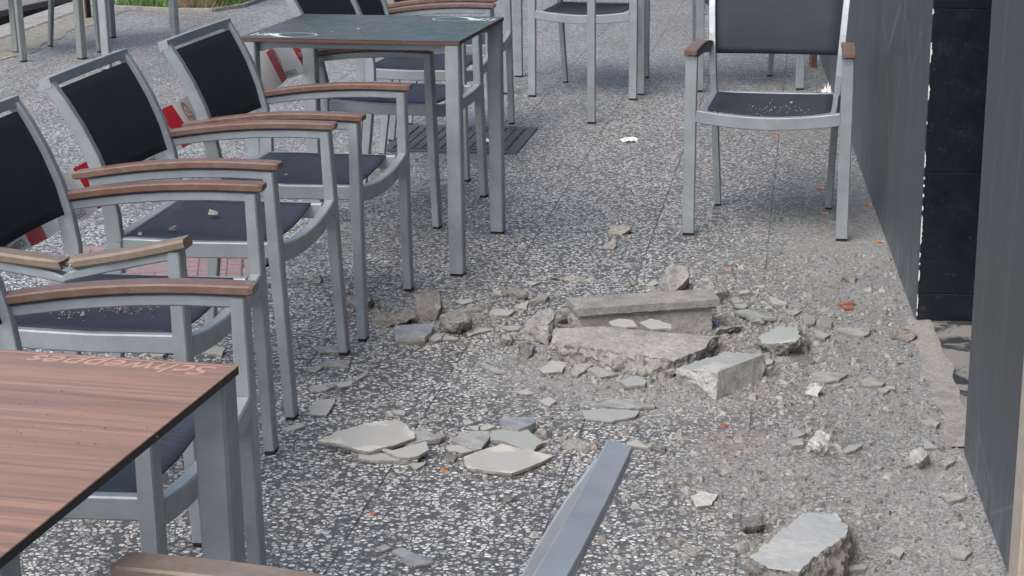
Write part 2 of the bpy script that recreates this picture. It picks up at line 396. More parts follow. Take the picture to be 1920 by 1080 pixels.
# local x along wall (away from camera), local y = into street (left is +y) -> building at y<0
def m_panel():
    a = N('grey_stone_cladding'); co = a.co()
    n = a.noise(a.mapv(co, scale=(3, 3, .35)), 6, 7, .7); n2 = a.noise(co, 2.2, 5, .6)
    c = a.mix(a.ramp(n, [(.25, 0), (.75, 1)]), (.040, .047, .053), (.068, .074, .078))
    sp = a.n('SeparateXYZ'); a.l(co, sp.inputs[0])
    low = a.math('MULTIPLY', a.ramp(sp.outputs[2], [(0, 1), (.45, 0)]), a.ramp(n2, [(.3, .4), (.7, 1)]))
    c = a.mix(low, c, (.075, .092, .112))
    sm = a.math('MULTIPLY', a.ramp(sp.outputs[2], [(0, 1), (.16, 0)]), a.ramp(a.noise(a.mapv(co, scale=(2, 2, .8)), 7, 6, .7), [(.42, 0), (.7, .6)]))
    c = a.mix(sm, c, (.26, .28, .29))
    sc_ = a.voro(a.mapv(co, scale=(1, 1, .35), rot=(0, .9, 0)), 2.6, 'DISTANCE_TO_EDGE')
    c = a.mix(a.ramp(sc_.outputs['Distance'], [(0, .5), (.006, 0)]), c, (.2, .2, .2))
    v = a.voro(co, 24); c = a.mix(a.ramp(v.outputs['Distance'], [(.035, .5), (.05, 0)]), c, (.3, .3, .3))
    a.set(c, a.ramp(n, [(.3, .42), (.7, .6)])); a.bump(n, .12, .002); return a.m
def m_jamb():
    a = N('black_gloss_cladding'); co = a.co(); n = a.noise(co, 12, 7, .8); n2 = a.noise(co, 3, 4)
    c = a.mix(a.ramp(n, [(.55, 0), (.8, .35)]), (.005, .009, .016), (.04, .05, .06))
    c = a.mix(a.math('MULTIPLY', a.ramp(a.noise(co, 40, 5, .8), [(.6, 0), (.75, .4)]), n2), c, (.25, .26, .27))
    a.set(c, a.ramp(n, [(.3, .25), (.7, .5)])); return a.m
PAN = m_panel(); JAM = m_jamb()
Y0, Y1 = .0, 1.075     # doorway opening from WALL_P (near side) to the jamb
# far wall panels
edges = [Y1, 2.18, 4.1, 6.2, 8.1, 10.0, 12.0, 14, 16, 18, 20]
for i in range(len(edges)-1):
    x0, x1 = edges[i], edges[i+1]-.006
    bm = bmesh.new(); box(bm, ((x0+x1)/2, -.02, 2.003), (x1-x0, .04, 3.994), .002); mesh('cladding_panel', bm, PAN, bw)
for x0, x1 in ((-.72, 0), ):
    bm = bmesh.new(); box(bm, ((x0+x1)/2, -.02, 2.003), (x1-x0, .04, 3.994), .002); mesh('cladding_panel', bm, PAN, bw)
bm = bmesh.new(); box(bm, (-.775, -.018, 2.003), (.10, .06, 3.99), .004); mesh('door_frame', bm, m_plain('beige_frame', (.42, .36, .30), .5), bw)
bm = bmesh.new(); box(bm, (-2.0, -.05, 2.003), (2.3, .03, 3.99), .002); mesh('cladding_panel', bm, PAN, bw)
# near pillar return, jamb, core, door, lintel
for k, (z0, z1) in enumerate(((.006, .086), (.087, .44), (.441, .90), (.901, 1.9), (1.901, 3.99))):
    bm = bmesh.new(); box(bm, (Y1-.006, -.323, (z0+z1)/2), (.012, .64, z1-z0), .0015); mesh('jamb_panel', bm, JAM, bw)
bm = bmesh.new(); box(bm, (-.012, -.34, 2.0), (.024, .6, 3.98), .002); mesh('jamb_panel', bm, JAM, bw)
bm = bmesh.new(); box(bm, (Y1+9.5, -.35, 2.0), (18.9, .6, 3.96)); box(bm, (-1.6, -.4, 2.0), (3.1, .6, 3.96)); mesh('wall_core', bm, M['conc'], bw)
dr = bm = bmesh.new(); box(bm, ((Y0+Y1)/2, -.62, 1.3), (Y1-Y0-.03, .04, 2.58), .004); d_ = mesh('door', bm, m_plain('dark_door', (.03, .032, .036), .4), bw)
bm = bmesh.new(); sweep(bm, [(.18, -.57, .95), (.18, -.57, 1.15)], .02, .02); mesh('handle', bm, M['metal'], d_)
bm = bmesh.new(); box(bm, ((Y0+Y1)/2, -.33, 3.3), (Y1-Y0-.03, .6, 1.4), .004); mesh('lintel', bm, PAN, bw)
# chipped white paint along the corner of the far jamb
random.seed(3); WP = m_plain('white_paint', (.75, .75, .73), .6)
z = .02
while z < 1.6:
    L = random.choice((.008, .012, .02, .035, .05, .07))*random.uniform(.6, 1.3)
    if z > .35 and random.random() < .35: z += random.uniform(.03, .12)
    wd = random.uniform(.002, .006); bm = bmesh.new(); n_ = max(6, int(L/.004)); A_, B_, C_ = [], [], []
    for k in range(n_+1):
        f = abs(math.sin(math.pi*k/n_))**.5*wd; zz = z+L*k/n_
        A_.append(bm.verts.new((Y1-.0135, -f*random.uniform(.1, .9)-.003, zz))); B_.append(bm.verts.new((Y1-.0135, -.0015, zz))); C_.append(bm.verts.new((Y1-.0135+f*random.uniform(.2, 1), -.0015, zz)))
    for k in range(n_):
        bm.faces.new((A_[k], A_[k+1], B_[k+1], B_[k])); bm.faces.new((B_[k], B_[k+1], C_[k+1], C_[k]))
    bmesh.ops.recalc_face_normals(bm, faces=bm.faces); mesh('paint_chip', bm, WP, bw)
    z += L+random.uniform(.002, .045)*(1 if z < .4 else 2)
# threshold
a = N('threshold_paint'); co = a.co(); n = a.noise(co, 9, 8, .75, .4)
c = a.mix(a.ramp(n, [(.44, 0), (.52, 1)]), (.035, .04, .047), (.27, .26, .24)); a.set(c, .8); a.bump(n, .4, .003)
def wl_(x, y, z=0): return WALL_P+WD*x+WN*(-y)+Vector((0, 0, z))
bm = bmesh.new(); box(bm, ((Y0+Y1)/2, -.31, -.002), (Y1-Y0-.004, .56, .016)); mesh('threshold', bm, a.m, bw)
bm = bmesh.new(); A_, B_ = [], []
for i in range(60):
    x = .04+i/59*(Y1-.02); wd = .055+.02*noise.noise(Vector((x*6, 0, 0)))+.008*noise.noise(Vector((x*40, 3, 0)))
    A_.append(bm.verts.new((x, -.045-.02*noise.noise(Vector((x*7, 5, 0))), .009))); B_.append(bm.verts.new((x, -.03+wd, .0045)))
for i in range(59): bm.faces.new((A_[i], A_[i+1], B_[i+1], B_[i]))
bmesh.ops.recalc_face_normals(bm, faces=bm.faces)
o = mesh('mortar_strip', bm, m_concrete('sandy_mortar', (.31, .30, .27), (.42, .41, .37), 16), bw)

# ------------------------------------------------------------------ manhole covers
def manhole(c, rz, label, sx=.62, sy=.62, tint=(.10, .10, .10), plain=False):
    t = empty('manhole_cover', (c[0], c[1], 0), rz, label, 'manhole cover')
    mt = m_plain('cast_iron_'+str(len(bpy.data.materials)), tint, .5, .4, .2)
    bm = bmesh.new()
    for x in (-1, 1): box(bm, (x*(sx/2-.022), 0, .003), (.044, sy, .008), .001)
    for y in (-1, 1): box(bm, (0, y*(sy/2-.022), .003), (sx-.088, .044, .008), .001)
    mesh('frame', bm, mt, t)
    bm = bmesh.new(); ix, iy = sx/2-.052, sy/2-.052
    box(bm, (0, 0, .0025), (ix*2, iy*2, .003))
    nx = 12; px = 2*ix/nx; ny = 9; py = 2*iy/ny
    for i in range(nx):
        for j in range(ny):
            cx = -ix+(i+.5)*px; cy = -iy+(j+.5)*py
            if plain and abs(cx) < .11 and abs(cy) < .09: continue
            off = .0
            box(bm, (cx, cy+off, .0062), (px-.007, py-.012, .0045), .0008)
    if plain:
        for x in (-1, 1): box(bm, (x*.10, 0, .0065), (.006, .17, .005))
        for y in (-1, 1): box(bm, (0, y*.085, .0065), (.19, .006, .005))
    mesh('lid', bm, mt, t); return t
c1 = (G(735, 285)+G(950, 290)+G(1017, 240)+G(760, 235))/4
manhole((c1.x, c1.y), -TILE_A, 'square cast iron manhole cover under the green table', .60, .62, (.085, .085, .085))
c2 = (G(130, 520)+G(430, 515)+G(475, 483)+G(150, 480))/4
manhole((c2.x, c2.y-.02), -TILE_A+.3, 'square manhole cover with red beacon glow painted into its lid, below the broken chair', .66, .62, (.36, .25, .24), True)  # reddish tint paints the red beacon's reflection into frame and lid colour

# ------------------------------------------------------------------ chairs
PROF = [(-.425, .43), (-.425, .50), (-.436, .57), (-.455, .64), (-.483, .71), (-.514, .77), (-.543, .818)]
def prof_at(z):
    for (y0, z0), (y1, z1) in zip(PROF, PROF[1:]):
        if z0 <= z <= z1: return y0+(y1-y0)*(z-z0)/(z1-z0)
    return PROF[-1][0]
def chair(label, loc, yaw, lean=0, broken=False, arm='arm', fab='fab', seat='seat', group='grey metal armchairs on the terrace', mt='metal'):
    root = empty('armchair', (loc[0], loc[1], 0), yaw-math.pi/2, label, 'armchair', group)
    mtl = M[mt]
    def sh(bm):
        for v in bm.verts: v.co.y -= lean*v.co.z
        return bm
    for s in (1, -1):
        bm = bmesh.new(); sweep(bm, [(s*.262, .006, .010), (s*.262, .0, .22), (s*.262, -.004, .42), (s*.260, -.006, .622)], .041, [.025, .027, .030, .026])
        lg = mesh('front_leg', sh(bm), mtl, root)
        bm = bmesh.new(); box(bm, (s*.262, .006, .0055), (.037, .023, .011), .001); mesh('rubber_foot', sh(bm), M['rubber'], lg)
    for s in (1, -1):
        bm = bmesh.new(); sweep(bm, [(s*.203, -.470, .010), (s*.212, -.445, .22), (s*.220, -.425, .43)], .026, [.028, .034, .040])
        lg = mesh('rear_leg', sh(bm), mtl, root)
        bm = bmesh.new(); box(bm, (s*.203, -.470, .0055), (.023, .025, .011), .001); mesh('rubber_foot', sh(bm), M['rubber'], lg)
    # seat frame
    bm = bmesh.new(); pts = []
    for i in range(15):
        u = -1+2*i/14; pts.append((u*.242, -.002+.004*(1-u*u), .418-.020*(1-u*u)))
    sweep(bm, pts, .026, .043, Vector((0, 1, 0)))
    for s in (1, -1): sweep(bm, [(s*.216, -.016, .416), (s*.216, -.22, .413), (s*.216, -.405, .418)], .024, .040)
    sweep(bm, [(-.207, -.425, .422), (.207, -.425, .422)], .026, .030, Vector((0, 1, 0)))
    mesh('seat_frame', sh(bm), mtl, root)
    # seat sling
    bm = bmesh.new(); nx, ny = 12, 14; g_ = []
    for j in range(ny+1):
        row = []
        for i in range(nx+1):
            u = -1+2*i/nx; v = j/ny
            z = .437-.012*(1-u*u)*(.4+.6*math.sin(math.pi*v))-.014*(1-v)*(1-u*u)
            row.append(bm.verts.new((u*.208, -.045-v*.365, z)))
        g_.append(row)
    for j in range(ny):
        for i in range(nx): bm.faces.new((g_[j][i], g_[j][i+1], g_[j+1][i+1], g_[j+1][i]))
    ex = bmesh.ops.extrude_face_region(bm, geom=bm.faces[:])
    for v_ in [q for q in ex['geom'] if isinstance(q, bmesh.types.BMVert)]: v_.co.z -= .004
    bmesh.ops.recalc_face_normals(bm, faces=bm.faces)
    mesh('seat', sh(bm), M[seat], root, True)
    # back frame
    bm = bmesh.new()
    for s in (1, -1):
        pts = [(s*(.220+.025*((z-.43)/.409)), y, z) for y, z in PROF]
        sweep(bm, pts, .024, [.040, .038, .036, .034, .032, .030, .027], ch=.002)
    sweep(bm, [(-.257, -.549, .823), (-.13, -.552, .823), (0, -.553, .823), (.13, -.552, .823), (.257, -.549, .823)], .028, .024, Vector((0, .97, .22)), .0015)
    mesh('back_frame', sh(bm), mtl, root)
    # back sling
    bm = bmesh.new(); g_ = []
    zs = [.572+i*(.804-.572)/10 for i in range(11)]
    for z in zs:
        row = []
        for i in range(9):
            u = -1+2*i/8; hw = .218+.025*((z-.43)/.409)-.004
            row.append(bm.verts.new((u*hw, prof_at(z)-.015*(1-u*u)*(1-.8*((z-.572)/.227)**2)+.002, z)))
        g_.append(row)
    for j in range(10):
        for i in range(8): bm.faces.new((g_[j][i], g_[j][i+1], g_[j+1][i+1], g_[j+1][i]))
    ex = bmesh.ops.extrude_face_region(bm, geom=bm.faces[:])
    for v_ in [q for q in ex['geom'] if isinstance(q, bmesh.types.BMVert)]: v_.co.y -= .004
    bmesh.ops.recalc_face_normals(bm, faces=bm.faces)
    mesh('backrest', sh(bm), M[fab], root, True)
    # arms
    for s in (1, -1):
        def arc(y):            # top-of-wood height
            u = (-y)/.47
            return .645-.032*u*u+.006*math.sin(math.pi*max(0, min(1, u)))
        xs = lambda y: s*(.262-.014*(-y/.5))
        if broken and s == 1:
            bm = bmesh.new()
            sweep(bm, [(xs(.008), .008, .615), (xs(-.03), -.03, .612), (xs(-.14), -.14, .588), (xs(-.225), -.225, .566), (xs(-.245), -.245, .556)], [.028, .028, .028, .03, .034], [.022, .022, .022, .018, .012])
            sweep(bm, [(xs(-.236), -.236, .556), (xs(-.26), -.26, .563), (xs(-.36), -.36, .580), (xs(-.455), -.455, .592)], [.034, .030, .028, .028], [.012, .018, .022, .022])
            mesh('arm_support', sh(bm), mtl, root)
            for (a0, a1, z0, z1, e0, e1) in ((.02, -.218, .640, .592, 0, 1), (-.238, -.50, .588, .618, 1, 0)):
                bm = bmesh.new(); pts = []
                for i in range(9):
                    u = i/8; y = a0+(a1-a0)*u; pts.append((xs(y), y, z0+(z1-z0)*u-.003*math.sin(math.pi*u)))
                sweep(bm, pts, .047, .021, ch=.005)
                for v_ in bm.verts:
                    d = min(abs(v_.co.y-a0) if e0 else 9, abs(v_.co.y-a1) if e1 else 9)
                    if d < .012: v_.co.y += .012*noise.noise(v_.co*160); v_.co.z += .005*noise.noise(v_.co*120+Vector((3, 0, 0)))
                tag(mesh('armrest', sh(bm), M['arm_tan'], root), 'snapped half of the dusty broken armrest')
            bm = bmesh.new(); random.seed(5)
            for i in range(16):
                p = Vector((xs(-.23)+random.uniform(-.02, .02), -.228+random.uniform(-.012, .012), .588+random.uniform(-.006, .008)))
                q = p+Vector((random.uniform(-.008, .008), random.uniform(-.02, .02), random.uniform(-.004, .012)))
                sweep(bm, [p, q], .003, .003, Vector((1, .1, 0)), .0005)
            mesh('splinters', sh(bm), m_plain('splinter_wood', (.45, .38, .28), .8), root)
            continue
        bm = bmesh.new(); pts = [(xs(y), y, arc(y)-.032) for y in [.008, -.02, -.1, -.2, -.3, -.4, -.46]]
        sweep(bm, pts, .028, .022)
        ar_s = mesh('arm_support', sh(bm), mtl, root)
        bm = bmesh.new(); pts = [(xs(y), y, arc(y)-.009) for y in [.022, .015, -.03, -.09, -.15, -.21, -.27, -.33, -.39, -.45, -.49, -.50]]
        sweep(bm, pts, [.042]+[.046]*10+[.042], [.014]+[.018]*10+[.014], ch=.003)
        mesh('armrest', sh(bm), M[arm], root)
    return root

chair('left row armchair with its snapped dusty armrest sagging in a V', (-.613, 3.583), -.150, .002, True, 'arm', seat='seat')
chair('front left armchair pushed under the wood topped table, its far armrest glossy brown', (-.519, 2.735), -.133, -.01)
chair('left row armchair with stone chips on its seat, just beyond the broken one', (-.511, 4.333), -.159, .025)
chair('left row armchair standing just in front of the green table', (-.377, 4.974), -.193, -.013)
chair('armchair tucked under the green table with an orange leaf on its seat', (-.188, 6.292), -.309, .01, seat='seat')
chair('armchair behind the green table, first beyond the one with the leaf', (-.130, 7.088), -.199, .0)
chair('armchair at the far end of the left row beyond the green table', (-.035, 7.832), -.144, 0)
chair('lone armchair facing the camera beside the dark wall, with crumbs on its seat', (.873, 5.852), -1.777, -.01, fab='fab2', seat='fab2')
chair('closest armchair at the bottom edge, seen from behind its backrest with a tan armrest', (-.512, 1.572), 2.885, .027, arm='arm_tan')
def from_feet(a_, b_, flip=1):
    p, q = G(*a_), G(*b_); m = (p+q)/2; d = (q-p); an = math.atan2(d.y, d.x)
    return (m.x, m.y), an-flip*math.pi/2
l_, y_ = from_feet((1005, 181), (1180, 187)); chair('armchair facing the camera under the far middle table', l_, y_)
l_, y_ = from_feet((1310, 172), (1499, 168)); chair('far armchair partly hidden behind the lone armchair by the wall', l_, y_)
l_, y_ = from_feet((43, 116), (188, 98)); chair('armchair at the far left edge near the kerb, only its legs in view', l_, y_, mt='metal_far')

# ------------------------------------------------------------------ tables
def text_mesh(name, body, size, mat, parent, loc, rot, shear=0, ext=.0003, sx=1):
    cu = bpy.data.curves.new(name, 'FONT'); cu.body = body; cu.size = size; cu.shear = shear; cu.extrude = ext
    cu.align_x = 'CENTER'; cu.align_y = 'CENTER'
    o = bpy.data.objects.new(name+'_tmp', cu); COL.objects.link(o)
    me = bpy.data.meshes.new_from_object(o.evaluated_get(bpy.context.evaluated_depsgraph_get()))
    bpy.data.objects.remove(o); me.name = name; me.materials.clear(); me.materials.append(mat)
    r = bpy.data.objects.new(name, me); COL.objects.link(r); r.parent = parent; r.location = loc; r.rotation_euler = rot; r.scale = (sx, 1, 1)
    return r
def table(label, c, rz, top, edge, L=.716, W=.625, h=.752, mt='metal', group='square legged terrace tables'):
    root = empty('cafe_table', (c[0], c[1], 0), rz, label, 'table', group)
    bm = bmesh.new(); box(bm, (0, 0, h-.0012), (L, W, .0024), .0006); tp = mesh('tabletop', bm, top, root)
    bm = bmesh.new(); box(bm, (0, 0, h-.0077), (L-.001, W-.001, .0105), .0008); mesh('edge_band', bm, edge, tp)
    for x in (1, -1):
        for y in (1, -1):
            bm = bmesh.new(); sweep(bm, [(x*(L/2-.026), y*(W/2-.026), .010), (x*(L/2-.026), y*(W/2-.026), h-.014)], .046, .046, ch=.004)
            lg = mesh('leg', bm, M[mt], root)
            bm = bmesh.new(); box(bm, (x*(L/2-.026), y*(W/2-.026), .0055), (.042, .042, .011), .002); mesh('rubber_foot', bm, M['rubber'], lg)
    bm = bmesh.new()
    for y in (1, -1):
        yy = y*(W/2-.05); sweep(bm, [(-(L/2-.05), yy, h-.031), (-(L/2-.11), yy, h-.025), (L/2-.11, yy, h-.025), (L/2-.05, yy, h-.031)], .022, [.034, .022, .022, .034], Vector((0, 1, 0)))
    for x in (1, -1):
        xx = x*(L/2-.05); sweep(bm, [(xx, -(W/2-.05), h-.031), (xx, -(W/2-.11), h-.025), (xx, W/2-.11, h-.025), (xx, W/2-.05, h-.031)], .022, [.034, .022, .022, .034])
    mesh('apron', bm, M[mt], root)
    return root, tp
def m_tabletop():
    a = N('printed_walnut_laminate'); co = a.co()
    g = a.mapv(co, scale=(.8, 22, 1)); n = a.noise(g, 2.4, 8, .72, .25); g2 = a.mapv(co, scale=(1.1, 70, 1)); n2 = a.noise(g2, 2.0, 6, .7)
    c = a.mix(a.ramp(n, [(.28, 0), (.5, .5), (.72, 1)]), (.21, .115, .072), (.42, .245, .165))
    c = a.mix(a.ramp(n2, [(.40, .65), (.56, 0)]), c, (.16, .09, .066))
    d = a.math('MULTIPLY', a.ramp(a.noise(co, 5, 7, .7), [(.5, 0), (.75, .55)]), a.ramp(a.noise(co, 60, 4, .8), [(.4, .3), (.7, 1)]))
    c = a.mix(d, c, (.14, .11, .085))
    a.set(c, a.ramp(n2, [(.3, .30), (.7, .42)]), spec=.5); a.bump(n2, .04, .0005); return a.m
BLK = m_plain('black_phenolic_edge', (.02, .018, .018), .5)
ta, tp = table('near left table with reddish woodgrain top and black edge', (-.784, 1.98), -.24, m_tabletop(), BLK)
PR = m_plain('pale_pink_print', (.47, .28, .215), .4)
text_mesh('script_lettering', 'Schweppes', .052, PR, tp, (.205, .283, .7522), (0, 0, math.pi), .35, .0002, 1.15)
bm = bmesh.new(); box(bm, (0, .3035, .7523), (.70, .0018, .0003)); mesh('printed_line', bm, PR, tp)
a = N('dark_green_laminate'); co = a.co(); n = a.noise(co, 5, 5, .6); v = a.noise(co, 150, 3, .8)
c = a.mix(a.ramp(n, [(.42, 0), (.6, 1)]), (.032, .046, .028), (.058, .052, .048)); c = a.mix(a.ramp(v, [(.64, 0), (.76, .3)]), c, (.16, .17, .16))
a.set(c, a.ramp(a.noise(co, 30, 5), [(.3, .34), (.7, .5)]))
tb, tq = table('dark green advertising table with white printed marks in two corners', (-.434, 5.756), -.221, a.m, m_plain('red_brown_edge', (.10, .05, .045), .5))
WH = m_plain('white_print', (.62, .68, .62), .5)
def ell(bm, cx, cy, rx, ry, rot, t0=0, t1=2*math.pi, w=.004, fillc=False, z=.7523):
    n = 36; prev = None; c_, s_ = math.cos(rot), math.sin(rot)
    for i in range(n+1):
        t = t0+(t1-t0)*i/n
        ww = w if not fillc else w*(.15+math.sin(math.pi*i/n)*3.6)
        p = []
        for k in (0, -ww):
            x, y = (rx+k)*math.cos(t), (ry+k)*math.sin(t); p.append(bm.verts.new((cx+c_*x-s_*y, cy+s_*x+c_*y, z)))
        if prev: bm.faces.new((prev[0], p[0], p[1], prev[1]))
        prev = p
for sg in (1, -1):
    bm = bmesh.new(); cx, cy = -.20, -.235
    ell(bm, cx, cy, .072, .055, .1); ell(bm, cx-.004, cy-.001, .069, .052, .1, 2.2, 4.9, .006, True, .7524)
    ell(bm, cx-.085, cy+.006, .032, .030, 0, 1.2, 5.4, .004)
    for k in range(4):
        x = -.277-.021*k; x = max(x, -.345)
        vs = [bm.verts.new((x+dx, cy+.004+dy, .7523)) for dx, dy in ((-.004, -.030), (.004, -.030), (.011, .030), (.003, .030))]; bm.faces.new(vs)
    vs = [bm.verts.new((x, y, .7524)) for x, y in ((-.300, -.215), (-.272, -.215), (-.276, -.238), (-.304, -.240))]; bm.faces.new(vs)
    if sg == -1:
        for v_ in bm.verts: v_.co.x *= -1; v_.co.y *= -1
    bmesh.ops.recalc_face_normals(bm, faces=bm.faces)
    for f in bm.faces:
        if f.normal.z < 0: f.normal_flip()
    mesh('printed_mark', bm, WH, tq)
# far tables, only legs in view
p, q = G(949, 176), G(1200, 178); d = (q-p); an = math.atan2(d.y, d.x); m_ = (p+q)/2
table('far middle table whose legs stand behind an armchair at the top of the frame', (m_.x-math.sin(an)*.29, m_.y+math.cos(an)*.29), an, BLK, BLK, L=d.length+.052)
p, q = G(155, 111), G(330, 82); d = q-p; an = math.atan2(d.y, d.x); m_ = (p+q)/2
table('far left table near the kerb, only its square legs in view', (m_.x-math.sin(an)*.29, m_.y+math.cos(an)*.29), an, BLK, BLK, L=d.length+.052, mt='metal_far')
def post(px, label, s, h=2.2):
    p = G(*px); r = empty('metal_post', (p.x, p.y, 0), -.15, label, 'post')
    bm = bmesh.new(); sweep(bm, [(0, 0, .01), (0, 0, h)], s, s, ch=.004); mesh('post', bm, M['metal'], r)
    bm = bmesh.new(); box(bm, (0, 0, .0055), (s-.003, s-.003, .011), .001); mesh('rubber_foot', bm, M['rubber'], r)
post((1109, 231), 'square grey metal post with rubber foot in front of the far middle table', .038)
post((202, 132), 'square grey metal post rising behind the second backrest from the left', .046)
p = G(1524, 126)
r = empty('planter_foot', (p.x, p.y, 0), .2, 'small brown wooden leg by the wall behind the lone armchair', 'wooden leg')
bm = bmesh.new(); sweep(bm, [(0, 0, 0), (0, 0, .5)], .035, .035, ch=.004); mesh('leg', bm, M['arm'], r)
bm = bmesh.new(); box(bm, (0, .04, .5), (.12, .12, .03), .004); mesh('cap', bm, M['arm'], r)

# ------------------------------------------------------------------ barrier tape
tp_pts = [Vector(p) for p in ((-1.22, 3.05, .56), (-1.115, 3.64, .56), (-1.09, 4.35, .505), (-.965, 4.80, .566), (-.78, 5.884, .60), (-.731, 6.293, .575))]
tape = empty('barrier_tape', (-1.0, 4.6, 0), 0, 'red and white barrier tape stretched behind the left row of armchairs', 'barrier tape')
seg = []
for p, q in zip(tp_pts, tp_pts[1:]):
    n_ = max(2, int((q-p).length/.015))
    for i in range(n_): seg.append(p+(q-p)*i/n_)
seg.append(tp_pts[-1])
for it in range(6): seg = [seg[0]]+[(seg[i-1]+seg[i]*2+seg[i+1])/4 for i in range(1, len(seg)-1)]+[seg[-1]]
s_acc = [0]
for a_, b_ in zip(seg, seg[1:]): s_acc.append(s_acc[-1]+(b_-a_).length)
i0 = min(range(len(seg)), key=lambda i: abs(seg[i].y-4.40)); PER = .455; s0 = s_acc[i0]
bm = bmesh.new(); off = Vector((1.0, -4.6, 0)); rows = []
def tp_pt(s, v):        # v from -.5 to .5
    s = max(0, min(s_acc[-1]-1e-4, s)); i = max(k for k in range(len(s_acc)) if s_acc[k] <= s); i = min(i, len(seg)-2)
    f = (s-s_acc[i])/(s_acc[i+1]-s_acc[i]); p = seg[i].lerp(seg[i+1], f)
    t_ = (seg[i+1]-seg[i]).normalized(); n_ = Vector((t_.y, -t_.x, 0))
    return p+off+Vector((0, 0, .012+v*.105))-n_*(v*.055)+n_*(.006*math.sin(s*9)*v*2+.004*math.sin(s*23)), n_
ns = int(s_acc[-1]/.01)
TW = {-1: -.05, 0: .03, 1: .09, 2: .07, 3: .15, 4: .04}
REDS = [(s0+PER*k+TW.get(k, 0), .055 if k <= 0 else .046) for k in range(-5, 8)]
for k in range(ns+1):
    rows.append([bm.verts.new(tp_pt(s_acc[-1]*k/ns, v/4-.5)[0]) for v in range(5)])
for k in range(ns):
    sm_ = s_acc[-1]*(k+.5)/ns
    for v in range(4):
        f = bm.faces.new((rows[k][v], rows[k+1][v], rows[k+1][v+1], rows[k][v+1])); f.material_index = 1 if any(abs(sm_-c_) < w_ for c_, w_ in REDS) else 0
a = N('white_plastic_film'); a.set((.84, .86, .86), .35); aw = a.m
a = N('red_plastic_film'); a.set((.58, .028, .045), .4); ar_ = a.m
mesh('film', bm, [aw, ar_], tape, True)
a = N('faded_red_print'); a.set((.62, .22, .25), .5); pk = a.m
a = N('dark_print'); a.set((.10, .11, .13), .5); dk = a.m
cu = bpy.data.curves.new('t', 'FONT'); cu.body = 'BOMBEROS'; cu.size = .022; cu.align_x = 'CENTER'
o = bpy.data.objects.new('t', cu); COL.objects.link(o); tme = bpy.data.meshes.new_from_object(o.evaluated_get(bpy.context.evaluated_depsgraph_get())); bpy.data.objects.remove(o)
for k in range(-3, 8):
    sc_ = s0+k*PER+PER/2-.0
    if sc_ < .15 or sc_ > s_acc[-1]-.1: continue
    bm = bmesh.new(); bm.from_mesh(tme)
    for v_ in bm.verts:
        p, n_ = tp_pt(sc_+v_.co.x*1.3+.03, (v_.co.y/.10)-.42); v_.co = p+n_*.0012
    mesh('lettering', bm, dk, tape)
    bm = bmesh.new()
    n_ = 20; outer, inner = [], []
    for i in range(n_):
        an = i/n_*2*math.pi; x, y = .026*math.cos(an), .036*math.sin(an)
        if y < 0: x *= 1-abs(y)/.06
        for lst, f in ((outer, 1), (inner, .72)):
            p, nn = tp_pt(sc_-.035+x*f, (y*f/.10)+.10); lst.append(bm.verts.new(p+nn*.0012))
    for i in range(n_): bm.faces.new((outer[i], outer[(i+1) % n_], inner[(i+1) % n_], inner[i]))
    for (x0, y0, x1, y1) in ((-.010, .018, .012, .006), (-.014, .002, .010, -.004), (-.006, -.010, .008, -.018), (-.004, .022, .002, -.020)):
        q = []
        for (x, y) in ((x0, y0), (x1, y1), (x1, y1-.005), (x0, y0-.005)):
            p, nn = tp_pt(sc_-.035+x, y/.10+.10); q.append(bm.verts.new(p+nn*.0012))
        bm.faces.new(q)
    mesh('crest', bm, pk, tape)

# ------------------------------------------------------------------ rubble
def refine(bm, L, maxit=7):
    for _ in range(maxit):
        es = [e for e in bm.edges if e.calc_length() > L]
        if not es: break
        bmesh.ops.subdivide_edges(bm, edges=es, cuts=1, use_grid_fill=False)
        bmesh.ops.triangulate(bm, faces=[f for f in bm.faces if len(f.verts) > 3])
def rock(name, pts, label, mat='conc', amp=.006, L=.012, seed=0, cat='rubble', group='rubble pieces on the pavement', smooth_top=None, skin=None, bottom=True):
    """pts: world-space hull points. smooth_top: unit direction of a face that stays flat; skin: material of that face"""
    bm = bmesh.new(); c = sum((Vector(p) for p in pts), Vector())/len(pts); c.z = min(p[2] for p in pts)
    for p in pts: bm.verts.new(Vector(p)-c)
    r = bmesh.ops.convex_hull(bm, input=bm.verts)
    junk = [g for g in r['geom_interior']+r['geom_unused'] if isinstance(g, bmesh.types.BMVert)]
    if junk: bmesh.ops.delete(bm, geom=list(set(junk)), context='VERTS')
    bmesh.ops.triangulate(bm, faces=bm.faces[:]); bm.normal_update()
    flats = [Vector(s).normalized() for s in (smooth_top or [])]
    if flats and skin:
        for f in bm.faces:
            if f.normal.dot(flats[0]) > .86: f.material_index = 1
    refine(bm, L); bm.normal_update()
    o_ = Vector((seed*3.17, seed*1.31, seed*.77)); sz = max(max(p[0] for p in pts)-min(p[0] for p in pts), .02)
    mv = []
    for v in bm.verts:
        nf = sum((f.normal for f in v.link_faces), Vector()).normalized()
        k = 1.0
        if flats:
            onflat = [any(f.normal.dot(s) > .86 for s in flats) for f in v.link_faces]
            k = .10 if all(onflat) else (.55 if any(onflat) else 1)
        p = v.co+o_
        n1 = noise.noise(p*28)+.6*noise.noise(p*70)+.45*noise.noise(p*150)
        rid = 1-abs(noise.noise(p*45+Vector((9, 0, 0))))*2
        tv = Vector((noise.noise(p*60+Vector((5, 0, 0))), noise.noise(p*60+Vector((0, 5, 0))), noise.noise(p*60+Vector((0, 0, 5)))))
        mv.append((v, nf*(n1+.3*rid-.2)*amp*k*1.15+tv*amp*.8*k))
    for v, d in mv: v.co += d
    for v in bm.verts: v.co.z = max(v.co.z, -.0005)
    mats = [M[mat]]+([M[skin]] if skin else [])
    o = mesh(name, bm, mats, None, False, c)
    return tag(o, label, cat, group)
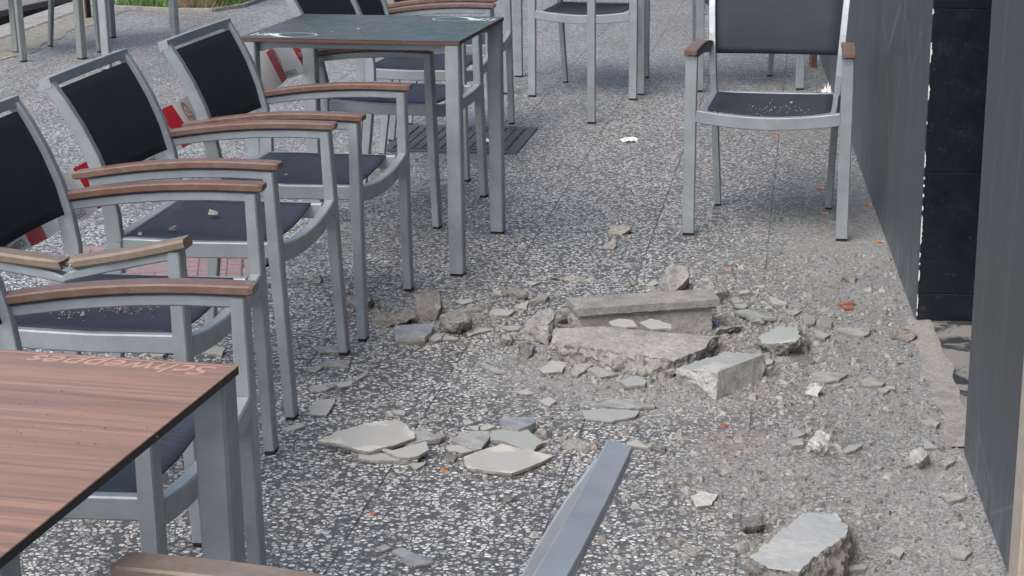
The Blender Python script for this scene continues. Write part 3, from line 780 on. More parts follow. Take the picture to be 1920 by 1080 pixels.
def blk(base, top, zt, zb=0.0):
    """hull points: base pixels at height zb, top pixels at height(s) zt"""
    P = [G(x, y, zb) for x, y in base]
    if not isinstance(zt, (list, tuple)): zt = [zt]*len(top)
    return P+[G(x, y, z) for (x, y), z in zip(top, zt)]
U = 'rubble pieces on the pavement'
# cornice fragment with projecting lip
A = dict(L=.009)
def cornice():
    zt = .098; z1 = .078
    bl, br = G(1086, 640, 0), G(1338, 622, 0); back = Vector((.016, .105, 0))
    fl, fr = G(1082, 583, z1), G(1357, 575, z1)
    lipl, lipr = G(1080, 571, zt), G(1357, 569, zt)
    root = empty('cornice_block', (bl+br)/2, 0, 'long broken cornice block with a projecting lip, rear of the central rubble heap', 'rubble', U)
    c = (bl+br)/2
    d = (br-bl).normalized(); n_ = Vector((-d.y, d.x, 0)); Lg = (br-bl).length
    inset = .014
    def part(name, x0, x1, y0, y1, z0, z1_, mat, amp, seed, L_=.009):
        pts = [c+d*(x0)+n_*y0, c+d*x1+n_*y0, c+d*(x1+.012)+n_*y1, c+d*(x0-.01)+n_*y1]
        P = [p+Vector((0, 0, z0)) for p in pts]+[p+Vector((0, 0, z1_)) for p in pts]
        o = rock(name, P, None, mat, amp, L_, seed, None, None, [tuple(-n_), (0, 0, 1)])
        for k_ in ('label', 'category', 'group'):
            if k_ in o: del o[k_]
        o.location = o.location-c; o.parent = root; return o
    part('body', -Lg/2, Lg/2-.006, 0, .095, .001, .083, 'grey_face', .006, 1)
    part('lip', -Lg/2-.006, Lg/2+.012, -.016, .10, .079, .100, 'conc', .0035, 2)
    part('moulding', -Lg/2-.002, Lg/2+.004, -.006, .09, .069, .0785, 'conc', .0015, 3, .008)
    return root
M['grey_face'] = m_concrete('weathered_cornice_face', (.25, .243, .23), (.44, .43, .40), 9, .6)
cornice()
rock('concrete_slab_block', blk([(1030, 672), (1095, 688), (1200, 706), (1262, 708), (1338, 668), (1345, 630), (1045, 625)], [(1043, 616), (1130, 612), (1336, 632), (1322, 654), (1265, 676), (1150, 655), (1036, 640)], [.062, .066, .066, .056, .05, .052, .052]),
     'wide flat topped concrete block with a ragged broken front, front of the central heap', 'conc', .010, .0085, 3, smooth_top=[(0, 0, 1)], skin='grey_face')
rock('concrete_block', blk([(1272, 722), (1342, 750), (1430, 714), (1437, 690), (1330, 690)], [(1268, 690), (1346, 697), (1433, 664), (1362, 660)], [.052, .066, .062, .056]),
     'angular concrete block with a smooth bluish top, right front of the central heap', 'conc_l', .0055, .008, 4, smooth_top=[(0, 0, 1), (.62, -.78, 0)], skin='pale')
rock('upright_stone', blk([(1234, 540), (1258, 553), (1282, 545), (1290, 530), (1240, 530)], [(1246, 507), (1262, 493), (1290, 500), (1292, 520), (1236, 528)], [.06, .082, .075, .05, .02]),
     'tall angular stone standing upright behind the cornice block', 'conc', .004, .008, 5)
rock('wedge', blk([(1288, 562), (1360, 565), (1372, 545), (1300, 545)], [(1316, 522), (1328, 524), (1352, 548)], [.075, .075, .04]), 'pale green wedge shaped piece leaning behind the cornice block', 'conc_l', .004, .009, 6, smooth_top=[(0, -.8, .6)], skin='pale')
rock('concrete_lump', blk([(978, 636), (1028, 650), (1034, 610), (990, 605)], [(988, 600), (1036, 575), (1040, 590), (1030, 605), (985, 615)], [.05, .075, .07, .06, .035]), 'lump of coarse mortar with a dark flat side, left end of the central heap', 'conc', .007, .008, 7)
rock('concrete_lump', blk([(1040, 606), (1085, 606), (1085, 590), (1045, 590)], [(1040, 582), (1083, 578), (1083, 590)], [.04, .045, .04]), 'smooth grey lump wedged between left lump and cornice block', 'conc', .003, .01, 8)
rock('rounded_rock', blk([(1412, 650), (1455, 668), (1512, 662), (1522, 650), (1500, 632), (1430, 632)], [(1422, 632), (1462, 611), (1495, 615), (1502, 630), (1490, 642), (1430, 645)], [.035, .05, .055, .055, .05, .03]), 'rugged brownish rock with a pale top face, right of the central heap', 'conc_b', .008, .008, 9, smooth_top=[(0, -.2, 1)], skin='pale')
rock('foreground_block', blk([(1395, 1100), (1490, 1180), (1560, 1140), (1600, 1040), (1592, 1000), (1440, 1010)], [(1406, 1045), (1440, 1065), (1500, 1070), (1524, 1045), (1548, 1028), (1588, 1003), (1590, 985), (1560, 962), (1505, 960), (1450, 1010)], [.075, .08, .085, .085, .085, .08, .075, .07, .07, .07]),
     'big pale plaster faced block at the bottom right edge', 'conc_b', .009, .009, 10, smooth_top=[(0, 0, 1)], skin='plaster_face')
rock('concrete_chunk', blk([(778, 600), (815, 604), (826, 598), (828, 580), (785, 580)], [(780, 552), (800, 541), (824, 545), (828, 570)], [.06, .072, .072, .05]), 'square brown chunk of mortar standing behind the left rubble group', 'conc_b', .006, .008, 11)
rock('crumbly_lump', blk([(700, 605), (722, 614), (778, 603), (780, 592), (712, 592)], [(712, 594), (745, 588), (778, 588), (770, 600)], [.022, .026, .028, .02]), 'flat crumbly mortar lump left of the square brown chunk', 'conc_b', .010, .007, 12)
rock('concrete_chunk', blk([(828, 622), (860, 628), (884, 618), (880, 600), (830, 600)], [(826, 592), (866, 582), (882, 590), (884, 604), (858, 606)], [.045, .06, .055, .04, .045]), 'two faced tan chunk in the middle of the left rubble group', 'conc_b', .006, .008, 13)
rock('concrete_lump', blk([(975, 668), (990, 675), (1003, 662), (998, 645), (975, 645)], [(975, 648), (990, 642), (1000, 650)], [.025, .035, .025]), 'small rough mortar lump below left end of the central heap', 'conc_d', .007, .006, 14)
rock('concrete_lump', blk([(938, 640), (957, 648), (965, 636), (945, 630)], [(942, 634), (955, 630), (958, 640)], [.02, .025, .018]), 'little knobbly grey lump left of the central heap', 'conc', .006, .006, 15)
rock('crumbly_lump', blk([(940, 555), (970, 562), (990, 560), (985, 545), (945, 540)], [(945, 541), (965, 541), (985, 552)], [.022, .02, .018]), 'crumbly grey brown lump behind the left rubble group', 'conc_b', .008, .007, 16)
rock('concrete_chunk', blk([(650, 575), (682, 581), (700, 572), (695, 556), (655, 556)], [(655, 556), (680, 551), (696, 562), (684, 570)], [.03, .035, .03, .025]), 'dusty chunk between the legs of the left row armchair', 'conc_b', .005, .007, 17)
rock('white_rubble_lump', blk([(1512, 848), (1545, 855), (1572, 848), (1570, 832), (1520, 830)], [(1516, 825), (1540, 812), (1562, 818), (1568, 835), (1530, 838)], [.03, .045, .04, .02, .03]), 'knobbly white plaster lump by itself in the right dust', 'conc_w', .010, .006, 18)
rock('white_rubble_lump', blk([(1508, 742), (1530, 748), (1542, 735), (1520, 728)], [(1512, 728), (1530, 718), (1540, 726)], [.02, .03, .025]), 'small white lump with brown underside below the rugged brownish rock', 'conc_w', .007, .006, 19)
rock('rounded_rock', blk([(1706, 874), (1725, 880), (1745, 868), (1735, 852), (1710, 852)], [(1710, 850), (1726, 836), (1742, 852), (1728, 864)], [.03, .045, .035, .03]), 'pale egg shaped rock beside the wall at lower right', 'conc_l', .005, .006, 20)
rock('concrete_chunk', blk([(1385, 996), (1415, 1000), (1432, 992), (1425, 975), (1395, 975)], [(1390, 978), (1424, 967), (1430, 985), (1400, 988)], [.018, .032, .022, .022]), 'dark wedge shaped stone just left of the big plaster block', 'conc_d', .005, .006, 21)
rock('concrete_lump', blk([(1340, 632), (1385, 622), (1390, 612), (1345, 615)], [(1345, 620), (1375, 612), (1388, 615)], [.02, .028, .02]), 'oblong grey lump touching the right end of the cornice block', 'conc', .006, .007, 22)
rock('concrete_chunk', blk([(1141, 438), (1165, 440), (1184, 436), (1180, 424), (1145, 424)], [(1146, 425), (1172, 421), (1183, 430)], [.02, .028, .02]), 'wedge of grey concrete on the paving between the two chair groups, farther one', 'conc', .004, .006, 23)
rock('concrete_chunk', blk([(1129, 466), (1150, 467), (1158, 463), (1152, 452), (1135, 456)], [(1138, 456), (1152, 449), (1156, 460)], [.01, .022, .012]), 'small grey chunk just in front of the farther concrete wedge', 'conc', .004, .006, 24)
rock('concrete_chunk', blk([(1047, 842), (1080, 847), (1120, 844), (1122, 833), (1060, 828)], [(1052, 834), (1085, 824), (1118, 832)], [.012, .022, .014]), 'low grey brown stone right of the large lower slab', 'conc', .004, .006, 25)
rock('concrete_chunk', blk([(1218, 846), (1245, 850), (1250, 840), (1225, 834)], [(1222, 836), (1240, 832), (1248, 840)], [.015, .02, .015]), 'small dark stone right of the cream triangular shard', 'conc_d', .004, .006, 26)
rock('concrete_chunk', blk([(932, 940), (955, 943), (968, 937), (945, 930)], [(938, 932), (955, 931), (962, 936)], [.012, .014, .008]), 'dark flat stone lying alone below the large lower slab', 'conc_d', .003, .006, 27)
rock('concrete_chunk', blk([(585, 529), (600, 533), (606, 524), (590, 518)], [(588, 520), (600, 517), (603, 524)], [.015, .018, .012]), 'little dark stone behind the left row legs', 'conc_d', .004, .006, 28)
rock('concrete_lump', blk([(1002, 822), (1028, 825), (1030, 812), (1010, 806)], [(1008, 810), (1024, 805), (1028, 815)], [.02, .022, .012]), 'broken corner stone at the right of the middle slab pair', 'conc', .004, .006, 29)
rock('concrete_lump', blk([(1395, 608), (1430, 612), (1440, 600), (1405, 596)], [(1400, 600), (1425, 598), (1432, 604)], [.018, .02, .014]), 'grey lump between the cornice block and the greenish shards', 'conc', .006, .007, 30)
rock('concrete_lump', blk([(1130, 530-2), (1000+30, 520+4), (1062, 522), (1072, 528)], [(1035, 520), (1060, 518)], [.012, .014]), 'thin dusty lump on the paving behind the central heap', 'conc', .004, .007, 31)
rock('concrete_chunk', blk([(1575, 528), (1600, 532), (1608, 522), (1585, 515)], [(1580, 518), (1598, 513), (1604, 522)], [.018, .022, .014]), 'pale brown stone in the dust between heap and wall', 'conc_b', .005, .006, 32)
rock('crumbly_lump', blk([(1672, 636), (1698, 642), (1722, 634), (1712, 624), (1682, 622)], [(1680, 624), (1700, 622), (1718, 628)], [.02, .024, .02]), 'crumbly lump at the foot of the chipped wall corner', 'conc_b', .006, .006, 33)
rock('crumbly_lump', blk([(1250, 1022), (1275, 1028), (1282, 1016), (1258, 1010)], [(1256, 1012), (1274, 1010)], [.016, .016]), 'small grey stone left of the big plaster block', 'conc', .004, .006, 34)

def slab(zoom, pts, label, mat='cream', th=.010, z=0.0, tilt=(0, 0), seed=0, name='plaster_shard'):
    ox, oy, k = zoom; rnd = random.Random(seed*7+1)
    P = [G(ox+x/k, oy+y/k, z+th) for x, y in pts]
    c = sum(P, Vector())/len(P)
    Q = []
    for i, p in enumerate(P):
        q = P[(i+1) % len(P)]; d = q-p; L_ = d.length; n_ = max(1, int(L_/.012)); nn = Vector((-d.y, d.x, 0)).normalized()
        for j in range(n_):
            r_ = p+d*(j/n_)
            if j: r_ = r_+nn*rnd.uniform(-1, 1)*min(.0022, L_*.05)
            Q.append(r_-c)
    bm = bmesh.new()
    hgt = lambda v: tilt[0]*v.x+tilt[1]*v.y+.0012*noise.noise(v*25+Vector((seed, 0, 0)))
    top = [bm.verts.new((v.x, v.y, hgt(v)+0)) for v in Q]
    inn = [bm.verts.new((v.x*.985-0, v.y*.985, hgt(v)+.0008)) for v in Q]
    mid = [bm.verts.new((v.x*rnd.uniform(.97, 1.01), v.y*rnd.uniform(.97, 1.01), hgt(v)-th*.55)) for v in Q]
    bot = [bm.verts.new((v.x*.93, v.y*.93, max(hgt(v)-th, -th-z))) for v in Q]
    n_ = len(Q)
    for A1, B1 in ((inn, top), (top, mid), (mid, bot)):
        for i in range(n_):
            f = bm.faces.new((A1[i], B1[i], B1[(i+1) % n_], A1[(i+1) % n_])); f.material_index = 0 if A1 is inn else 1
    f = bm.faces.new(inn); f2 = bm.faces.new(list(reversed(bot))); f2.material_index = 1
    bmesh.ops.triangulate(bm, faces=[f, f2]); bmesh.ops.recalc_face_normals(bm, faces=bm.faces)
    zc = c.z; c = Vector((c.x, c.y, zc))
    return tag(mesh(name, bm, [M[mat], M['edge']], None, False, c), label, 'plaster shard', 'flat plaster shards on the pavement')
Z5, Z6, Z8, ZC, ZR, ZW, ZB, ZL, Z2 = (580, 760, 7.7125), (800, 760, 7.385), (680, 520, 4.8), (960, 440, 3.177), (1340, 540, 6.4), (1440, 680, 4.5), (480, 800, 2.4), (560, 500, 2.7), (240, 640, 8.727)
Z1 = (1280, 540, 2)
slabs = [
 (Z5, [(120,510),(480,375),(760,300),(1050,250),(1290,230),(1420,290),(1460,360),(1530,390),(1530,460),(1300,530),(860,640),(700,620),(400,545)], 'largest pointed slab of the left slab group, half cream half grey', 'cream', .012, .014, (-.02, .05)),
 (Z5, [(1400,360),(1700,360),(1800,420),(2000,430),(1900,480),(1700,500),(1400,560),(1330,545),(1530,480)], 'grey slab poking out from under the right end of the pointed slab', 'grey', .012, .003, (0, .03)),
 (Z5, [(1050,620),(1200,650),(1400,600),(1690,540),(1720,660),(1600,720),(1450,750),(1300,740),(1200,700)], 'curved cream slab in front of the pointed slab', 'cream', .010, .010, (.03, .04)),
 (Z5, [(720,690),(1000,690),(1200,700),(1420,740),(1570,750),(1570,800),(900,795),(710,770)], 'long cream slab lying lowest and nearest in the left slab group', 'cream', .010, 0, (0, 0)),
 (Z5, [(410,620),(560,590),(650,620),(600,640)], 'thin cream sliver under the left tip of the pointed slab', 'cream', .006, 0, (0, 0)),
 (Z5, [(600,670),(870,650),(1040,625),(1050,680),(850,700),(620,700)], 'small tan slab tucked under the pointed slab', 'tan', .010, 0, (0, 0)),
 (Z5, [(1450,850),(1700,820),(1650,870),(1540,930)], 'small pale flake below the curved cream slab', 'pale', .006, 0, (0, 0)),
 (Z5, [(1100,100),(1180,80),(1215,150),(1150,150)], 'left one of two small cream chips behind the pointed slab', 'cream', .007, 0, (0, 0)),
 (Z5, [(1200,80),(1300,60),(1390,85),(1380,140),(1230,120)], 'right one of two small cream chips behind the pointed slab', 'cream', .007, 0, (0, 0)),
 (ZL, [(45,720),(90,680),(190,665),(185,690),(140,750),(60,745)], 'pale kite shaped shard beside the near left chair legs', 'cream', .008, 0, (0, 0)),
 (Z6, [(340,460),(440,430),(440,380),(620,370),(870,370),(875,440),(850,480),(760,590),(700,600),(560,570),(420,510)], 'grey cream slab left in the middle slab pair', 'grey', .011, .003, (0, .04)),
 (Z6, [(890,360),(1080,340),(1240,350),(1370,330),(1480,410),(1620,510),(1530,550),(1480,620),(1300,580),(1080,490),(880,470)], 'cream and grey slab right in the middle slab pair', 'pale', .012, .003, (0, .03)),
 (Z6, [(1010,190),(1200,170),(1480,160),(1510,200),(1500,240),(1400,290),(1270,330),(1070,300),(1030,260)], 'thick blue grey slab behind the middle slab pair', 'blue', .024, 0, (0, .0)),
 (Z6, [(1040,530),(1300,600),(1560,650),(1750,700),(1640,760),(1430,850),(1300,900),(1180,940),(920,910),(570,870),(530,820),(520,710),(760,620)], 'large pale five sided slab lying lowest in the middle slab group', 'cream', .012, 0, (0, .0)),
 (Z6, [(280,560),(450,550),(670,620),(500,660),(290,620)], 'thin cream slab at the left edge of the large five sided slab', 'cream', .008, 0, (0, 0)),
 (Z6, [(300,665),(430,690),(380,770),(230,740)], 'small dark grey square shard left of the large five sided slab', 'conc_d', .006, 0, (0, 0)),
 (Z6, [(510,240),(580,190),(650,240),(520,270)], 'tiny cream triangle behind the grey cream slab', 'cream', .007, 0, (0, 0)),
 (Z6, [(580,290),(720,280),(715,350),(640,340)], 'tiny cream square behind the grey cream slab', 'cream', .007, 0, (0, 0)),
 (Z6, [(740,300),(850,250),(950,290),(770,350)], 'small cream wedge left of the thick blue grey slab', 'cream', .009, 0, (0, 0)),
 (Z8, [(830,210),(990,190),(990,220),(900,245)], 'bright white flake right of the square brown chunk', 'cream', .006, 0, (0, 0)),
 (Z8, [(730,310),(930,280),(1040,270),(1040,295),(740,325)], 'long thin tan sliver behind the two faced chunk', 'tan', .008, 0, (0, 0)),
 (Z8, [(1140,310),(1200,280),(1370,300),(1310,345),(1150,340)], 'cream shard between the left rubble group and the central heap', 'cream', .008, 0, (0, 0)),
 (Z8, [(1360,265),(1490,210),(1475,285)], 'white triangular shard behind left end of the central heap', 'cream', .007, 0, (0, 0)),
 (Z8, [(1455,30),(1600,45),(1520,75)], 'white triangle farthest behind the central heap', 'cream', .006, 0, (0, 0)),
 (Z8, [(1170,130),(1240,120),(1255,160),(1190,145)], 'small white chip beside the crumbly grey brown lump', 'cream', .006, 0, (0, 0)),
 (Z8, [(900,440),(1190,465),(1000,510),(955,530)], 'cream triangle under the right side of the two faced chunk', 'cream', .006, 0, (0, 0)),
 (Z8, [(1030,770),(1120,780),(1280,855),(1200,860)], 'narrow grey shard on open paving left of the heap', 'grey', .006, 0, (0, 0)),
 (Z8, [(270,480),(350,430),(640,420),(620,490),(560,540),(300,550)], 'thick blue grey slab in front of the crumbly lump at left', 'blue', .022, 0, (0, 0)),
 (Z8, [(570,540),(620,510),(730,510),(710,555),(650,575)], 'small pinkish grey slab at the right tip of the left blue grey slab', 'grey', .009, 0, (0, 0)),
 (Z8, [(730,520),(870,540),(860,555),(740,555)], 'tan flat shard below the two faced chunk', 'tan', .006, 0, (0, 0)),
 (Z8, [(1500,215),(1600,150),(1680,160),(1650,200)], 'grey slanted shard behind the left lump of the heap', 'conc', .012, 0, (0, 0)),
 (Z8, [(1240,450),(1340,430),(1430,440),(1400,470),(1310,475)], 'rounded pale shard left of the coarse mortar lump', 'pale', .006, 0, (0, 0)),
 (ZC, [(160,800),(240,750),(330,765),(300,815),(190,825)], 'leftmost cream shard in the row under the wide concrete block', 'cream', .009, 0, (0, 0)),
 (ZC, [(355,830),(370,770),(490,765),(450,800),(390,840)], 'second shard from the left in the row under the wide concrete block', 'tan', .009, 0, (0, 0)),
 (ZC, [(440,800),(500,785),(640,830),(530,850)], 'third shard in the row under the wide block, thin and grey', 'grey', .007, 0, (0, 0)),
 (ZC, [(640,870),(740,840),(800,870),(790,895),(680,905)], 'oval pale shard in front of the wide concrete block', 'pale', .010, 0, (0, 0)),
 (ZC, [(545,990),(600,980),(860,1015),(850,1025),(700,1035),(550,1020)], 'upper one of two long stacked shards in front of the heap', 'grey', .008, 0, (0, 0)),
 (ZC, [(415,1050),(540,1035),(760,1050),(740,1080),(600,1110),(440,1095)], 'lower, paler one of two long stacked shards in front of the heap', 'pale', .009, 0, (0, 0)),
 (ZC, [(160,990),(220,965),(265,990),(225,1020)], 'round cream flake between heap and slab groups', 'cream', .007, 0, (0, 0)),
 (ZC, [(20,935),(90,920),(130,945),(70,950)], 'thin cream flake left of the round cream flake', 'cream', .005, 0, (0, 0)),
 (ZC, [(575,520),(640,500),(720,510),(745,545),(680,550),(590,535)], 'left white chip lying on top of the wide concrete block', 'cream', .008, .062, (0, 0)),
 (ZC, [(760,525),(830,500),(950,535),(950,560),(830,560)], 'right white chip lying on top of the wide concrete block', 'cream', .009, .062, (0, 0)),
 (ZC, [(800,300),(850,265),(870,290),(830,310)], 'small white chip left of the upright stone', 'cream', .008, 0, (0, 0)),
 (ZR, [(190,130),(260,100),(370,170),(230,180)], 'grey green shard behind the right end of the cornice block', 'green', .008, .012, (0, 0)),
 (ZR, [(230,190),(360,180),(400,215),(370,240),(300,245)], 'pale green shard right of the cornice block', 'pale', .008, .008, (0, 0)),
 (ZR, [(220,280),(400,255),(650,320),(740,360),(440,355)], 'long grey green shard propped up right of the cornice block', 'green', .010, .008, (0, .02)),
 (ZR, [(290,40),(400,20),(430,50),(300,70)], 'white chip above the grey green shards', 'cream', .010, 0, (0, 0)),
 (ZR, [(640,120),(680,100),(870,180),(860,205),(700,190)], 'long dusty shard above the tan triangle', 'conc_l', .012, 0, (0, 0)),
 (ZR, [(860,265),(1050,265),(950,325)], 'tan triangle behind the rugged brownish rock', 'tan', .007, 0, (0, 0)),
 (ZR, [(1050,310),(1210,340),(1200,420),(1070,430)], 'brown grey square shard behind the rugged brownish rock', 'conc', .012, 0, (0, 0)),
 (ZR, [(1220,440),(1300,380),(1420,400),(1400,460)], 'grey slanting shard right of the brown grey square shard', 'conc', .012, 0, (0, 0)),
 (ZR, [(1200,500),(1250,510),(1390,560),(1320,605),(1190,570)], 'white edged grey shard right of the rugged brownish rock', 'grey', .008, 0, (0, 0)),
 (ZR, [(1440,480),(1700,480),(1870,490),(1850,550),(1790,575),(1580,540)], 'long tan shard toward the chipped wall corner', 'tan', .010, 0, (0, 0)),
 (ZR, [(560,930),(600,880),(700,860),(690,905)], 'small pale chip right of the angular concrete block', 'cream', .010, 0, (0, 0)),
 (ZR, [(900,830),(1120,800),(1210,880),(1060,960),(940,900)], 'flat purplish grey shard in front of the rugged brownish rock', 'conc_d', .005, 0, (0, 0)),
 (ZW, [(360,90),(430,70),(680,90),(600,150),(480,160),(370,150)], 'wide dusty tan shard right of the angular concrete block', 'tan', .009, 0, (0, 0)),
 (ZW, [(780,150),(860,120),(990,170),(960,190),(800,185)], 'dusty pale shard halfway to the wall', 'tan', .009, 0, (0, 0)),
 (ZW, [(920,220),(1050,205),(1000,250),(940,245)], 'small curled shard in front of the dusty pale shard', 'tan', .007, 0, (0, 0)),
 (ZW, [(200,550),(330,590),(250,630),(205,630)], 'grey triangular shard behind the knobbly white lump', 'grey', .012, 0, (0, 0)),
 (ZW, [(165,660),(290,640),(300,690),(200,705)], 'little oblong tan shard left of the knobbly white lump', 'tan', .012, 0, (0, 0)),
 (ZW, [(625,740),(680,700),(800,690),(740,735),(660,760)], 'pale shard right of the knobbly white lump', 'pale', .008, 0, (0, 0)),
 (ZW, [(1290,490),(1400,480),(1450,500),(1420,540),(1380,520)], 'tan curled shard beside the mortar strip', 'tan', .009, 0, (0, 0)),
 (ZW, [(1320,640),(1435,720),(1310,720)], 'pale triangle just behind the egg shaped rock', 'pale', .006, 0, (0, 0)),
 (ZW, [(1440,840),(1560,790),(1580,830),(1500,880)], 'tan oval shard between egg shaped rock and wall', 'tan', .009, 0, (0, 0)),
 (ZW, [(1115,770),(1150,755),(1190,770),(1150,790)], 'tiny white flake left of the egg shaped rock', 'cream', .006, 0, (0, 0)),
 (Z1, [(30,780),(70,762),(130,775),(110,812),(50,820)], 'white shard lying alone left of the big plaster block', 'conc_w', .008, 0, (0, 0)),
 (Z1, [(970,775),(1055,765),(1060,785),(1000,802)], 'tan shard at the foot of the wall, lower right', 'tan', .009, 0, (0, 0)),
 (Z1, [(995,975),(1050,965),(1090,985),(1060,1012),(1005,1000)], 'round tan shard near the wall at the bottom right corner', 'tan', .009, 0, (0, 0)),
 (Z1, [(765,985),(810,970),(832,985),(815,1008)], 'small dusty shard right of the big plaster block', 'conc_l', .010, 0, (0, 0)),
 (Z1, [(585,1045),(685,1038),(690,1052),(590,1062)], 'pale stick like sliver beside the big plaster block', 'cream', .008, 0, (0, 0)),
 (ZB, [(610,560),(650,545),(720,575),(660,590)], 'pale flake touching the bluish oval shard at the bottom', 'pale', .006, 0, (0, 0)),
 (ZB, [(650,590),(700,570),(790,590),(800,610),(720,625),(660,605)], 'bluish oval shard on open paving at the bottom', 'blue', .007, 0, (0, 0)),
 (ZB, [(540,545),(580,530),(610,545),(570,560)], 'small dark grey flake left of the bluish oval shard', 'grey', .005, 0, (0, 0)),
 (ZB, [(1665,80),(1710,55),(1765,95)], 'cream triangular shard above the foreground backrest rail', 'cream', .008, 0, (0, 0)),
 (ZL, [(110,490),(150,470),(260,475),(255,505),(130,500)], 'long grey shard right of the left row chair foot', 'grey', .007, 0, (0, 0)),
 (ZL, [(45,520),(100,500),(130,505),(90,530)], 'small grey shard left of the long grey shard', 'grey', .006, 0, (0, 0)),
 (ZL, [(50,610),(160,590),(185,605),(140,625),(60,630)], 'grey oval shard in the left shard line', 'grey', .007, 0, (0, 0)),
 (ZL, [(175,590),(270,580),(270,600),(210,612)], 'bright cream shard beside the grey oval shard', 'cream', .006, 0, (0, 0)),
 (ZL, [(70,405),(200,400),(200,430),(110,430)], 'tan flat shard behind the far foot of the left row chair', 'tan', .006, 0, (0, 0)),
 (ZL, [(280,565),(340,530),(350,545),(300,572)], 'small slanting shard above the bright cream shard', 'grey', .007, 0, (0, 0)),
 (Z2, [(1200,160),(1310,60),(1480,80),(1580,130),(1540,220),(1400,200),(1210,180)], 'pale shard seen just beyond the corner of the wood topped table', 'cream', .008, 0, (0, 0)),
 (Z2, [(350,190),(430,140),(540,150),(620,200),(570,235),(440,230)], 'pale shard peeking over the far edge of the wood topped table', 'pale', .008, 0, (0, 0)),
 (Z2, [(1090,100),(1150,70),(1230,100),(1150,150)], 'dark grey shard next to the shard beyond the wood table corner', 'conc_d', .007, 0, (0, 0)),
 ((240, 640, 2.455), [(705,400),(800,378),(815,390),(740,415)], 'cream shard just in front of the second left row chair foot', 'cream', .007, 0, (0, 0)),
]
for i, (zm, pts, lab, mat, th, z, tl) in enumerate(slabs): slab(zm, pts, lab, mat, th, z, tl, i+1)
for i, (pts, lab) in enumerate((([(1480,180),(1660,160),(1675,185),(1500,200)], 'long red brick sliver, upper of two near the wall'), ([(1530,210),(1670,205),(1670,235),(1550,245)], 'red brick sliver, lower of two near the wall'))):
    o = slab(ZR, pts, lab, 'brick', .010, 0, (0, 0), 200+i, 'brick_sliver'); o['category'] = 'brick piece'; o['group'] = 'brick pieces'; o.data.materials[1] = M['brick']

def shard_geo(bm, c, s, rnd, flat=.45, mi=0):
    an = rnd.uniform(0, 6.28); n_ = rnd.choice((4, 5, 6)); ca, sa = math.cos(an), math.sin(an); el = rnd.uniform(.5, 1)
    lo, hi = [], []
    tx, ty = rnd.uniform(-.25, .25), rnd.uniform(-.25, .25)
    for k in range(n_):
        t = k/n_*6.283+rnd.uniform(-.35, .35); r_ = s*rnd.uniform(.6, 1)
        x, y = r_*math.cos(t), r_*el*math.sin(t); X, Y = ca*x-sa*y, sa*x+ca*y
        lo.append(bm.verts.new((c[0]+X, c[1]+Y, c[2])))
        q = rnd.uniform(.5, .95); hi.append(bm.verts.new((c[0]+X*q, c[1]+Y*q, c[2]+max(.001, s*flat*rnd.uniform(.7, 1.2)+X*tx+Y*ty))))
    for k in range(n_):
        f = bm.faces.new((lo[k], lo[(k+1) % n_], hi[(k+1) % n_], hi[k])); f.material_index = mi
    f = bm.faces.new(hi); f.material_index = mi

rnd = random.Random(11)
def wallx(y): return WALL_P.x+(y-WALL_P.y)*WD.x/WD.y
def pick(kind):
    while True:
        if kind == 'pile': x, y = rnd.gauss(G(1250, 660).x, .30), rnd.gauss(G(1250, 660).y, .30)
        elif kind == 'core': x, y = rnd.gauss(G(1235, 655).x, .20), rnd.gauss(G(1235, 655).y, .13)
        elif kind == 'right': x, y = rnd.gauss(.68, .17), rnd.gauss(4.75, .45)
        elif kind == 'wall':
            y = rnd.uniform(3.0, 5.6); x = wallx(y)-abs(rnd.gauss(0, .28))
        elif kind == 'left': x, y = rnd.gauss(G(850, 610).x, .17), rnd.gauss(G(850, 600).y, .18)
        elif kind == 'slab': x, y = rnd.gauss(G(850, 840).x, .20), rnd.gauss(G(850, 830).y, .16)
        elif kind == 'front': x, y = rnd.gauss(.45, .20), rnd.gauss(3.55, .35)
        else:
            y = rnd.uniform(2.9, 9.5); x = rnd.uniform(-1.2, wallx(y))
        if x < wallx(y)-.006: return x, y
bm = bmesh.new()
for kind, n_ in (('core', 3500), ('pile', 6500), ('right', 6000), ('wall', 4500), ('left', 1800), ('slab', 700), ('front', 3200), ('any', 1000)):
    for i in range(n_):
        x, y = pick(kind); s = min(.014, .0018*math.exp(rnd.gauss(.5, .65)))
        m_i = rnd.choices((0, 1, 2, 3, 4), (50, 26, 18, 10, .25))[0]
        if m_i == 4: s = min(s, .004)
        shard_geo(bm, (x, y, .0), s, rnd, .55, m_i)
tag(mesh('rubble_grit', bm, [M['conc'], M['conc_l'], M['conc_d'], M['conc_b'], M['brick']]), kind='stuff')

# countable small chips
mats_c = ['conc', 'conc', 'conc', 'conc_l', 'conc_l', 'tan', 'grey', 'grey', 'cream']
for i in range(250):
    x, y = pick(rnd.choices(('pile', 'right', 'wall', 'left', 'slab', 'front', 'any'), (28, 30, 20, 10, 9, 12, 7))[0])
    s = .008+.012*rnd.random()**1.6; mk = rnd.choice(mats_c)
    bm = bmesh.new(); shard_geo(bm, (0, 0, 0), s, rnd, rnd.uniform(.3, .7)); bmesh.ops.recalc_face_normals(bm, faces=bm.faces)
    refine(bm, .006, 3)
    for v in bm.verts: v.co += Vector((noise.noise(v.co*200+Vector((i, 0, 0))), noise.noise(v.co*200+Vector((0, i, 0))), 0))*.0014
    nm = {'conc': 'grey', 'conc_l': 'light grey', 'tan': 'tan', 'grey': 'smooth grey', 'cream': 'cream'}[mk]
    tag(mesh('small_rubble_chip', bm, M[mk], None, False, (x, y, 0)), 'one of the small %s chips scattered loose over the pavement' % nm, 'rubble chip', 'small %s chips scattered on the pavement' % nm)

